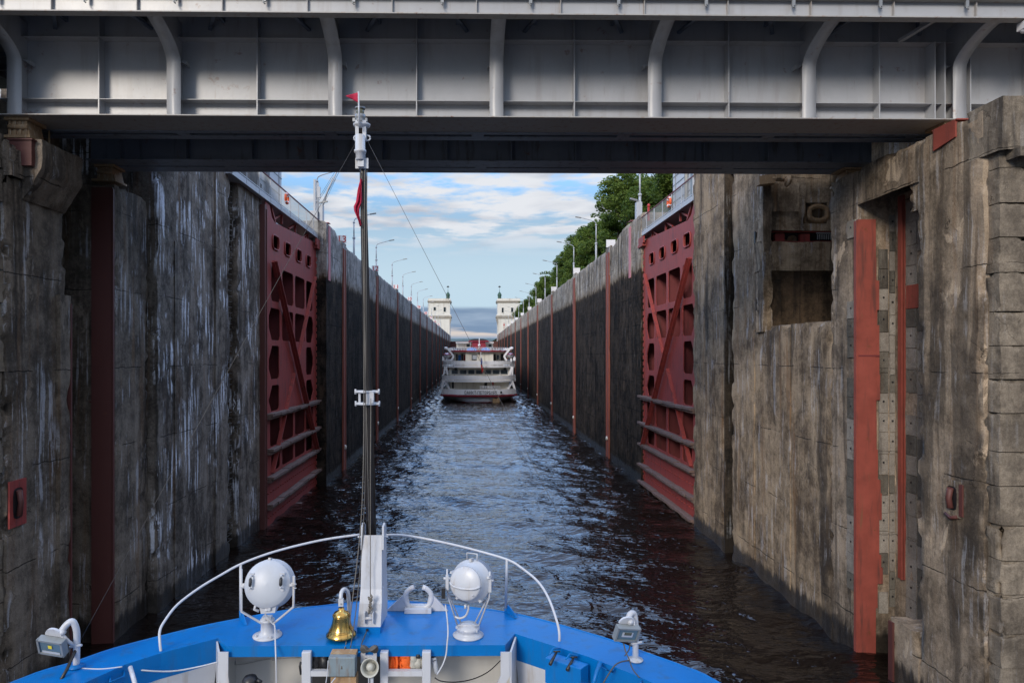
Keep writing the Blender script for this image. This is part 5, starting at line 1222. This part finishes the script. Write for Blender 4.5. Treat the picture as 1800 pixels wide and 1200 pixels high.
# ------------------------------------------------------------------ cruise ship ahead
SY = 167.0; K = SY/1200
def cz(py): return CAMZ+(622-py)*K
cs = thing('cruise_ship', (1.7, SY, 0), 'white four-deck river cruise ship with dark red funnel sailing ahead in the lock', 'ship')
CX = (842-830)*K
def ucurve(hw, yb, z, bulge=4.5, n=21, L=122, pw=3.2):
    pts = [Vector((CX-hw, SY+L, z)), Vector((CX-hw, SY+30, z))]
    for i in range(n):
        u = -1+2*i/(n-1); x = math.copysign(abs(u)**.75, u); pts.append(Vector((CX+hw*x, yb+bulge*abs(x)**pw, z)))
    return pts+[Vector((CX+hw, SY+30, z)), Vector((CX+hw, SY+L, z))]
def uband(name, rows, mat, th=0):
    mb = MB(); mb.loft(rows, False); o = mb.build(name, mat, cs)
    if th: md = o.modifiers.new('s', 'SOLIDIFY'); md.thickness = th; md.offset = 0
    return o
uband('hull', [ucurve(5.8, SY+1.6, -.6, 5), ucurve(6.6, SY+1.2, .28, 5), ucurve(7.9, SY+.9, 1.0, 4.5), ucurve(9.25, SY+.5, cz(698), 4)], M['shipwhite'])
uband('waterline_stripe', [ucurve(6.05, SY+1.45, -.3, 5), ucurve(6.55, SY+1.15, .22, 5)], M['shipred'])
uband('rubbing_strake', [ucurve(9.5, SY+.2, cz(697.3)), ucurve(9.6, SY+.1, cz(695.3))], M['shipred'], .3)
uband('stern_band', [ucurve(9.35, SY+.35, cz(694)), ucurve(9.25, SY+.5, cz(684.5))], M['shipwhite'], .2)
for y0, y1, hw, yb in ((671, 660.5, 9.25, SY+1.2), (645.5, 634.5, 9.1, SY+2.0)):
    zt, zb = cz(y1), cz(y0)
    uband('balcony_band', [ucurve(hw, yb, zt-1.0), ucurve(hw, yb, zt)], M['shipwhite'], .15)
    uband('balcony_sill', [ucurve(hw+.02, yb-.02, zb-.12), ucurve(hw+.02, yb-.02, zt-1.14)], M['shipwhite'], .18)
    pts = ucurve(hw, yb, zb)
    mb = MB(); mb.poly([Vector((p.x, p.y+.1, zb-.12)) for p in pts], (0, 0, .1)); mb.build('deck_plate', M['shipcream'], cs)
    mb = MB()
    for i in range(2, len(pts)-2, 2): p = pts[i]; mb.box(p.x-.10, p.x+.10, p.y-.09, p.y+.09, zb+.2, zt-.9)
    mb.build('balcony_stanchion', M['shipwhite'], cs)
zmain = cz(689)
mb = MB(); mb.poly([Vector((p.x, p.y+.1, zmain)) for p in ucurve(9.25, SY+.5, 0)], (0, 0, .1)); mb.build('deck_plate', M['shipcream'], cs)
def house(x0, x1, y0, z0, z1, mat, name='deckhouse', L=100):
    mb = MB(); mb.box(CX+(x0-842)*K, CX+(x1-842)*K, y0, SY+L, z0, z1); return mb.build(name, mat, cs)
house(791, 897, SY+4.8, zmain+.1, cz(671)-.15, M['shipcream'])
house(789, 898, SY+5.2, cz(671), cz(645.5)-.15, M['shipcream'])
house(818, 868, SY+4.6, cz(645.5), cz(617)-.1, M['shipcream'])
house(796, 890, SY+10.0, cz(645.5), cz(617)-.1, M['shipcream'])
def srect(x0, x1, y0, y1, Y, mat, name, d=.08, par=None):
    s_ = Y/SY                              # widen a little where it stands farther in
    mb = MB(); mb.box(CX+(x0-842)*K, CX+(x1-842)*K, Y-d, Y, cz(y1), cz(y0)); return mb.build(name, mat, par or cs)
for x0, x1 in ((808, 819.5), (823, 834), (837, 849), (853, 864), (867.5, 879), (882, 894), (793, 804)):
    f = srect(x0-.6, x1+.6, 650.5, 658.5, SY+5.12, M['shipwhite'], 'window', .1); srect(x0, x1, 651, 658, SY+5.0, M['glass_d'], 'pane', .05, f)
srect(852, 857, 673.5, 684, SY+4.75, M['dark'], 'door'); srect(793, 797, 672, 684, SY+4.75, M['dark'], 'door')
srect(866, 869, 673, 679, SY+4.7, M['signred'], 'fire_post'); 
srect(829, 838, 623, 633, SY+4.55, M['dark'], 'door'); srect(830.5, 838, 624, 631.5, SY+4.45, M['wgrey'], 'window')
srect(804, 809, 624, 634, SY+9.9, M['tarp'], 'door'); srect(814, 818, 624, 634, SY+9.9, M['signred'], 'door'); srect(800, 803, 622, 634, SY+9.9, M['dark'], 'door'); srect(810, 813, 622, 634, SY+9.9, M['dark'], 'door'); srect(869, 874, 622, 634, SY+9.9, M['dark'], 'door'); srect(876, 880, 624, 632, SY+9.9, M['glass_d'], 'window'); srect(883, 889, 622, 634, SY+9.9, M['dark'], 'door')
for x in (826, 842, 852, 860): srect(x, x+.25, 619, 634, SY+4.55, M['towert'], 'panel_seam', .03)
for x in (800, 812, 820, 831, 846, 862, 880): srect(x, x+.25, 671.5, 685, SY+4.75, M['towert'], 'panel_seam', .03)
# leaning side pillars
for s_, xs in ((-1, (776, 780, 789)), (1, (908, 904, 895))):
    mb = MB()
    for a, b in (((xs[0]-1, 686), (xs[1]-2, 671)), ((xs[2], 686), (xs[1]+(2 if s_ < 0 else -2), 671)), ((xs[1]-1.5, 660), (xs[1]+2*-s_*.5, 645)), ((xs[1]+s_*-6, 660), (xs[1]+s_*-2, 645))):
        A_ = Vector((CX+(a[0]-842)*K, SY+4.8, cz(a[1]))); B_ = Vector((CX+(b[0]-842)*K, SY+4.6, cz(b[1]))); mb.bar(A_, B_, .38, .5)
    mb.split('side_pillar', M['shipwhite'], cs)
# roof, red edge, top rail
zt = cz(617)
mb = MB(); mb.poly([Vector((p.x, p.y, zt-.12)) for p in ucurve(7.6, SY+3.2, 0)], (0, 0, .12)); mb.build('roof_deck', M['shipcream'], cs)
uband('roof_edge', [ucurve(7.62, SY+3.15, zt-.15), ucurve(7.62, SY+3.15, zt+.16)], M['shipred'], .1)
mb = MB(); pts = ucurve(7.4, SY+3.6, zt)
for h in (.35, .62, .9): mb.tube([zz3(p, h) for p in pts], .045, 5)
for p in pts: mb.tube([p, zz3(p, .9)], .05, 5)
mb.build('top_railing', M['shipwhite'], cs)
mb = MB()
for h in (.25, .5, .8): mb.tube([P(845, 622, SY+1.5)+Vector((0, 0, 0)) for _ in ()] or [Vector((CX+(844-842)*K, SY+.9, cz(684.5)+h)), Vector((CX+(879-842)*K, SY+.9, cz(684.5)+h))], .05, 5)
for k in range(8): x = CX+(844+k*5-842)*K; mb.tube([(x, SY+.9, cz(684.5)-.1), (x, SY+.9, cz(684.5)+.8)], .05, 5)
mb.build('stern_railing', M['shipwhite'], cs)
for x0, x1 in ((799, 826), (856, 871)):
    mb = MB(); mb.box(CX+(x0-842)*K, CX+(x1-842)*K, SY+20, SY+60, cz(610), cz(600)); mb.build('upper_cabin', M['shipcream'], cs)
    mb = MB(); mb.box(CX+(x0-843)*K, CX+(x1-841)*K, SY+18, SY+62, cz(600.5), cz(598.8)); mb.build('cabin_roof', M['shipwhite'], cs)
srect(819, 825, 603, 608, SY+19.98, M['glass_d'], 'window'); srect(862, 868, 603, 608, SY+19.98, M['glass_d'], 'window')
mb = MB()
fr0 = [(829, 612), (856, 612), (854, 598), (831, 598)]
mb.poly([(CX+(x-842)*K*1.06, SY+14, cz(y)) for x, y in fr0], (0, 9, 0)); mb.build('funnel', M['shipred'], cs)
mb = MB(); mb.poly([(CX+(x-842)*K*1.06, SY+13.5, cz(y)) for x, y in ((824, 597), (860, 597), (858, 595.5), (850, 593.2), (834, 593.2), (826, 595.5))], (0, 11, 0)); mb.build('funnel_cap', M['dark'], cs)
mb = MB(); mb.poly([(CX+(x-842)*K*1.06, SY+13.4, cz(y)) for x, y in ((823.5, 598.6), (860.5, 598.6), (859.5, 596.6), (824.5, 596.6))], (0, 11.2, 0)); mb.build('funnel_rim', M['shipred'], cs)
for x0, x1 in ((820, 838), (847, 862)):
    mb = MB(); rows = [[Vector((CX+(x0+(x1-x0)*i/8-842)*K, SY+6+j, cz(613.8)+.55*math.sin(math.pi*i/8)**.6+.12*mnoise.noise(Vector((i, j, x0))))) for i in range(9)] for j in range(4)]
    mb.loft(rows, True); rows[0]; mb.add([*rows[0], Vector((CX+(x1-842)*K, SY+6, zt)), Vector((CX+(x0-842)*K, SY+6, zt))], [tuple(range(11))]); mb.build('blue_cover', M['tarp'], cs)
mb = MB(); a = Vector((CX+.1, SY+3.3, zt)); mb.tube([a, a+Vector((0, 0, 3.3))], .09, 6); mb.lathe([(0, -.35), (.3, -.2), (.36, 0), (.3, .2), (0, .35)], a+Vector((0, 0, 1.5)), 12); mb.tube([a+Vector((-.4, 0, .1)), a+Vector((0, 0, 1.4)), a+Vector((.4, 0, .1))], .07, 5); mb.build('stern_mast', M['shipwhite'], cs)
# davits and lifeboats
for s_ in (-1, 1):
    x_ = lambda px: CX+s_*(px)*K
    for dy in (4.5, 11.0):
        mb = MB(); mb.bar((x_(60), SY+dy, cz(612)), (x_(48), SY+dy, cz(613.5)), .45, .4); mb.bar((x_(58), SY+dy, cz(612.5)), (x_(49), SY+dy, cz(626)), .5, .45) if 0 else None
        mb.bar((x_(56), SY+dy, cz(612.5)), (x_(45.5), SY+dy, cz(626)), .5, .45); mb.bar((x_(45.5), SY+dy, cz(626)), (x_(50), SY+dy, cz(634)), .6, .45); mb.tube([(x_(62), SY+dy, cz(612)), (x_(58), SY+dy, cz(611))], .3, 8); mb.build('davit', M['shipwhite'], cs)
    Mb_ = Matrix.Translation((x_(57.5), SY+7.8, cz(623.5)))
    mb = MB(); rows = []
    for k in range(11):
        u = -1+2*k/10; w_ = (1-abs(u)**2.6)*1.0+.02; rows.append([Mb_@Vector((math.cos(a)*w_, u*4.2, math.sin(a)*w_*.85-.1*u*u)) for a in [math.pi+math.pi*i/8 for i in range(9)]])
    mb.loft(rows, True); mb.build('lifeboat', M['shipwhite'], cs)
    mb = MB(); rows = []
    for k in range(11):
        u = -1+2*k/10; w_ = (1-abs(u)**2.6)*1.03+.02; rows.append([Mb_@Vector((math.cos(a)*w_, u*4.2, math.sin(a)*w_*.5)) for a in [math.pi*i/8 for i in range(9)]])
    mb.loft(rows, True); mb.build('lifeboat_cover', M['shipred'], cs)
    mb = MB(); mb.box(x_(66), x_(62), SY+4, SY+5, cz(634), cz(628)); mb.box(x_(60), x_(57), SY+5, SY+6, cz(636), cz(630)); mb.tube([(x_(65), SY+5.5, cz(636)), (x_(65), SY+5.5, cz(626))], .12, 6); mb.split('deck_locker', M['shipwhite'], cs)
for x, y in ((798, 646.5), (887, 646.5)): srect(x, x+5, y, y+4.5, SY+5.1, M['dark'], 'air_vent')
# anchor-like yellow bracket at the stern, flag
mb = MB(); a = Vector((CX+(872-842)*K, SY+.9, cz(701))); mb.poly([a+Vector((-.8, 0, -1.0)), a+Vector((.9, 0, -1.0)), a+Vector((.9, 0, 0)), a+Vector((.6, 0, .5)), a+Vector((.3, 0, .1)), a+Vector((0, 0, -.1)), a+Vector((-.3, 0, .2)), a+Vector((-.5, 0, .55)), a+Vector((-.8, 0, .0))], (0, .5, 0)); mb.build('stern_anchor', M['bearing'], cs)
srect(879.5, 882.5, 687.5, 691.5, SY+.5, M['glass_d'], 'hawse_emblem', .4)
mb = MB(); fa = Vector((CX+(845-842)*K, SY+.6, cz(636))); fb = Vector((CX+(845.3-842)*K, SY-.5, cz(619))); mb.tube([fa, fb], .07, 6); mb.build('flagstaff', M['shipwhite'], cs)
fl3 = MB()
for nm, y0, y1, mt_ in (('flag_white', 619.5, 629.5, 'flagw'), ('flag_blue', 629.5, 640.5, 'flagb'), ('flag_red', 640.5, 655, 'signred')):
    rows = []
    for k in range(7):
        y = y0+(y1-y0)*k/6; ww = .5+(y-619)/36*3.2 if y < 650 else 3.4-(y-650)*.2
        rows.append([Vector((CX+(845+ww*j/6+.6*math.sin(y*.35)+(y-620)*.03-842)*K, SY-.5+.22*math.sin(j*1.9+y*.1), cz(y))) for j in range(7)])
    mb = MB(); mb.loft(rows, True); o = mb.build(nm, M[mt_], cs); o.modifiers.new('s', 'SOLIDIFY').thickness = .05

def lettering(txt, size, M_, mat, parent, name, width=None):
    cu = bpy.data.curves.new(name, 'FONT'); cu.body = txt; cu.size = size; cu.align_x = 'CENTER'; cu.align_y = 'CENTER'; cu.extrude = .012; cu.offset = .004*size
    to = bpy.data.objects.new(name, cu); COL.objects.link(to)
    dg = C.evaluated_depsgraph_get(); me = bpy.data.meshes.new_from_object(to.evaluated_get(dg)); bpy.data.objects.remove(to); 
    xs = [v.co.x for v in me.vertices]; sx = width/(max(xs)-min(xs)) if width else 1
    r0 = rootloc(parent)
    for v in me.vertices: v.co = (M_@Vector((v.co.x*sx, v.co.y, v.co.z)))-r0
    me.materials.clear(); me.materials.append(mat); o = bpy.data.objects.new(name, me); COL.objects.link(o); o.parent = parent; return o
lettering('САНКТ-ПЕТЕРБУРГ', 1.15, Matrix.Translation((CX+(845-842)*K, SY+.17, cz(690.4)))@Matrix.Rotation(R(90), 4, 'X'), M['dark'], cs, 'name_lettering', 58*K)
# wake foam ridge is part of the water mesh; people on the deck
def person(x, y, z, h, mat_top, label):
    mb = MB(); s_ = h/1.75
    vs = [(0, 0, 0.95), (0, 0, 1.2), (0, 0, 1.45), (0, 0, 1.52), (0, 0, 1.66), (.2, 0, 1.42), (.26, -.05, 1.12), (.2, -.25, .98), (-.2, 0, 1.42), (-.26, -.05, 1.12), (-.2, -.25, .98), (.1, 0, .9), (.11, 0, .48), (.1, 0, .04), (-.1, 0, .9), (-.11, 0, .48), (-.1, 0, .04)]
    es = [(0, 1), (1, 2), (2, 3), (3, 4), (2, 5), (5, 6), (6, 7), (2, 8), (8, 9), (9, 10), (0, 11), (11, 12), (12, 13), (0, 14), (14, 15), (15, 16)]
    rd = [.14, .14, .13, .055, .10, .06, .045, .04, .06, .045, .04, .09, .065, .05, .09, .065, .05]
    me = bpy.data.meshes.new('person'); me.from_pydata([Vector(v)*s_ for v in vs], es, []); me.materials.append(mat_top)
    o = bpy.data.objects.new('person', me); COL.objects.link(o); o.location = (x, y, z)
    md = o.modifiers.new('k', 'SKIN'); 
    for i, v in enumerate(me.skin_vertices[0].data if me.skin_vertices else []): v.radius = (rd[i]*s_, rd[i]*s_)
    o.modifiers.new('u', 'SUBSURF').levels = 1
    return tag(o, label, 'person', 'people on the stern deck of the cruise ship')
zf = cz(671)
for px_, col_, lb in ((785, 'dark', 'person in dark clothes at the left end of the middle stern balcony'), (798, 'bearing', 'person in a tan top at the left of the middle stern balcony'), (822, 'wgrey', 'person in grey behind the middle stern balcony, left of the flag'), (897, 'dark', 'person in dark clothes at the right end of the middle stern balcony'), (879, 'shipwhite', 'person in white behind the middle stern balcony, right of the flag')):
    person(CX+(px_-842)*K, SY+(3.4 if 790 < px_ < 890 else 6.0), zf, 1.75, M[col_], lb)

# ------------------------------------------------------------------ lamps, signs and fittings along the lock
def lamp(x, y, z0, z1, s, label, L=2.9, root=None):
    root = thing('street_lamp', (x, y, z0), label, 'lamp post', 'lamp posts along the lock')
    mb = MB(); mb.tube([(x, y, z0), (x, y, z0+3.2)], .13, 8); mb.tube([(x, y, z0+3.2), (x, y, z1)], .085, 8); mb.lathe([(.17, -.12), (.2, 0), (.17, .12)], (x, y, z0+3.2), 8); mb.lathe([(.1, -.1), (.17, 0), (.1, .1)], (x, y, z1-.05), 8); mb.build('post', M['wgrey'], root)
    mb = MB(); mb.tube(smooth([(x, y, z1), (x-s*.12, y, z1+.35), (x-s*.7, y, z1+.62), (x-s*L*.75, y, z1+1.0)], 3), .05, 6); mb.build('arm', M['wgrey'], root)
    mb = MB(); mb.bar((x-s*L*.72, y, z1+.97), (x-s*L, y, z1+1.1), .22, .12); mb.build('lamp_head', M['grey'], root)
    return root
ordn = ['nearest', 'second', 'third', 'fourth', 'fifth', 'sixth', 'seventh', 'eighth', 'ninth', 'tenth', 'eleventh', 'twelfth', 'thirteenth']
for i, y in enumerate([70, 94.7, 115.5, 138.5, 161, 184, 206, 229, 252, 276, 300, 324, 348]):
    lamp(17.2, y, 24.1 if i else 25.1, (29.9 if i else 30.6), 1, '%s lamp post on the right lock wall, arm reaching over the chamber' % ordn[i])
for i, y in enumerate([65.5, 86, 106, 127, 146.5, 167, 186, 208, 229, 251, 274, 298, 322]):
    lamp(-14.9, y, 23.4, 28.6, -1, '%s lamp post on the left lock wall, arm reaching over the chamber' % ordn[i], 2.8)
def sign(x, y, z, w_, h_, txt, label, grp):
    root = thing('sign_board', (x, y, z), label, 'sign', grp)
    mb = MB(); mb.box(x-w_/2, x+w_/2, y, y+.06, z+.25, z+.25+h_); mb.build('board', M['shipwhite'], root)
    mb = MB(); mb.box(x-w_*.3, x-w_*.2, y+.06, y+.12, z-.1, z+.25+h_*.8); mb.box(x+w_*.2, x+w_*.3, y+.06, y+.12, z-.1, z+.25+h_*.8); mb.build('leg', M['grey'], root)
    if txt:
        lettering(txt, h_*1.15, Matrix.Translation((x, y-.015, z+.25+h_/2))@Matrix.Rotation(R(90), 4, 'X'), M['signred'], root, 'number', w_*.8)
for i, (y, _) in enumerate(gl[:9]):
    sign(-13.75, y+1.0, 23.4, .95, .85, str(13-i), 'white sign with a red number, %s from the gate on the left wall' % ordn[i], 'number signs on the left lock wall')
for i, (y, _) in enumerate(gr[:9]):
    sign(16.15, y+1.0, 24.15, .95+.1, .9, '', '%s blank white board on the coping of the right lock wall' % ordn[i], 'blank boards on the right lock wall')
# left coping: cabinet, floodlight, jib crane
cb = thing('control_cabinet', (-14.5, 63.4, 24.2), 'grey cabinet on the left wall end beneath the crane jib', 'cabinet')
mb = MB(); mb.box(-14.95, -14.25, 62.9, 63.6, 24.2, 25.2); mb.box(-14.2, -13.85, 63.2, 63.9, 24.2, 25.8); mb.build('case', M['wgrey'], cb, bevel=.02)
jc = thing('jib_crane', (-14.6, 63.5, 25.2), 'slim jib crane with a slanting boom on the left lock wall end', 'crane')
mb = MB(); mb.box(-14.72, -14.54, 63.3, 63.5, 25.2, 28.2); mb.tube([(-14.3, 63.4, 25.0), (-14.3, 63.4, 27.9)], .08, 8); mb.box(-14.38, -14.1, 63.3, 63.5, 26.5, 27.5); mb.build('post', M['wgrey'], jc)
mb = MB(); mb.tube([P(564, 370, 63.5), P(577, 332, 63.5), P(600, 287, 63.5)], [.10, .09, .05], 8); mb.build('boom', M['wgrey'], jc)
mb = MB(); mb.tube([P(557, 354, 63.5), P(590, 300, 63.5)], .015, 4); mb.tube([P(558, 357, 63.5), P(596, 295, 63.5)], .015, 4); mb.tube([P(566, 366, 63.5), P(590, 315, 63.5)], .015, 4); mb.build('rigging', M['wire'], jc)
mb = MB(); mb.bar(P(559, 357, 63.5), P(576, 354, 63.5), .22, .12); mb.build('work_light', M['grey'], jc)
cb = thing('control_cabinet', (16.9, 66.6, 25.15), 'tall white cabinet beside the nearest lamp post on the right wall', 'cabinet')
mb = MB(); mb.box(15.95, 16.5, 66.2, 66.9, 25.15, 26.75); mb.build('case', M['wgrey'], cb, bevel=.02)
mb = MB(); mb.tube([(16.2, 66.5, 26.75), (16.2, 66.5, 26.95)], .1, 8); mb.obox(Matrix.Translation((15.7, 66.4, 27.0))@Matrix.Rotation(R(15), 4, 'Y'), .7, .3, .16); mb.build('floodlight_head', M['grey'], cb)
mb = MB(); mb.box(15.8, 15.95, 61.4, 61.6, 24.0, 25.2); mb.lathe([(.12, 0), (.14, .2), (.06, .32), (0, .33)], (15.9, 61.5, 25.2), 8); mb.build('red_beacon', M['signred'], label='small red beacon at the far end of the right footbridge', cat='beacon')

# ------------------------------------------------------------------ trees on the right bank
def make_tree(kind, seed):
    rnd = random.Random(seed); H = 17.0
    root = thing('broadleaf_tree' if kind < 2 else 'spruce_tree', (0, 0, 0), '-', 'tree', 'trees on the bank behind the right lock wall')
    mb = MB(); tr = [Vector((0, 0, -.6))]
    for k in range(1, 9): tr.append(Vector((rnd.uniform(-.25, .25)*k*.3, rnd.uniform(-.25, .25)*k*.3, H*.92*k/8)))
    mb.tube(tr, [.30*(1-.9*k/8)+.03 for k in range(9)], 8)
    tips = []
    if kind < 2:
        for k in range(26):
            z = H*rnd.uniform(.18, .85); a = rnd.uniform(0, 6.28); i = min(7, int(z/(H*.92)*8)); b = tr[i]+(tr[i+1]-tr[i])*.5; b = Vector((b.x, b.y, z))
            Ln = (1.0-abs(z/H-.42)*1.25)*4.6*rnd.uniform(.7, 1.1); e = b+Vector((math.cos(a)*Ln, math.sin(a)*Ln, Ln*rnd.uniform(.25, .7)))
            mb.tube([b, (b+e)/2+Vector((0, 0, -.2)), e], [.09, .06, .02], 5); tips += [(e, rnd.uniform(.9, 1.7)), ((b+e)/2, rnd.uniform(.8, 1.5)), (b+(e-b)*.8+Vector((rnd.uniform(-.8, .8), rnd.uniform(-.8, .8), rnd.uniform(-.5, .8))), rnd.uniform(.7, 1.2))]
        for k in range(6): tips.append((Vector((rnd.uniform(-1, 1), rnd.uniform(-1, 1), H*rnd.uniform(.86, 1.0))), rnd.uniform(.6, 1.1)))
    else:
        for k in range(90):
            u = k/89; z = H*(.10+.88*u); a = k*2.4; Ln = 3.3*(1-u)**.85*rnd.uniform(.75, 1.1)+.15; e = Vector((math.cos(a)*Ln, math.sin(a)*Ln, z-Ln*.25))
            mb.tube([(0, 0, z), e], [.04, .015], 4)
            n_ = max(2, int(Ln*2.2))
            for j in range(n_): tips.append((Vector((0, 0, z)).lerp(e, (j+.7)/n_), .28+.30*(1-u)))
    mb.build('trunk', M['bark'], root)
    mb = MB()
    for c, r_ in tips:
        n_ = int((150 if kind < 2 else 16)*r_*r_) if kind < 2 else int(20+30*r_)
        for _ in range(n_):
            v = Vector((rnd.gauss(0, 1), rnd.gauss(0, 1), rnd.gauss(0, 1))).normalized()*r_*rnd.uniform(.45, 1.06)**.7
            v.z *= .72 if kind < 2 else .45
            p = c+v; s_ = rnd.uniform(.13, .27)*(1 if kind < 2 else .8)
            d = Vector((rnd.uniform(-1, 1), rnd.uniform(-1, 1), rnd.uniform(-.7, .5))).normalized(); e = d.cross(Vector((rnd.uniform(-1, 1), rnd.uniform(-1, 1), rnd.uniform(-1, 1)))).normalized()
            mb.add([p-d*s_, p+e*s_*.55, p+d*s_, p-e*s_*.55], [(0, 1, 2, 3)])
    mb.build('crown', (M['leaf'], M['leaf2'], M['needle'])[kind], root, fixn=False)
    return root
protos = [make_tree(0, 1), make_tree(1, 2), make_tree(2, 3), make_tree(0, 4)]
rt = random.Random(21); spots = []
y = 79.0; i = 0
while y < 410:
    k = (0, 1, 0, 2, 3, 1, 3, 2, 0, 1)[i % 10]
    spots.append((k, rt.uniform(27.5, 31.5), y, rt.uniform(.88, 1.12)*(1.06 if k == 2 else 1)*(1.16 if y < 260 else 1))); spots.append(((k+1) % 4, rt.uniform(34, 40), y+rt.uniform(1, 5), rt.uniform(.9, 1.15)*(1.18 if y < 260 else 1)))
    y += rt.uniform(6.0, 8.5)*(1+y*.0024); i += 1
used = set(); nrow = {}
wd = ['dark green broadleaf', 'light green broadleaf', 'narrow dark spruce', 'dense green broadleaf']
for n_, (k, x, y, sc) in enumerate(spots):
    o = protos[k]
    if k in used: o = copy_tree(o)
    used.add(k); o.location = (x, y, 23.6); o.rotation_euler.z = rt.uniform(0, 6.28); o.scale = (sc, sc, sc*rt.uniform(.95, 1.05))
    rowk = (k, n_ % 2); nrow[rowk] = nrow.get(rowk, 0)+1
    o['label'] = '%s tree, %s of its kind from the near end, %s row' % (wd[k], (ordn+['%dth' % q for q in range(14, 60)])[nrow[rowk]-1], 'front' if n_ % 2 == 0 else 'back')
print('TREES', len(spots))
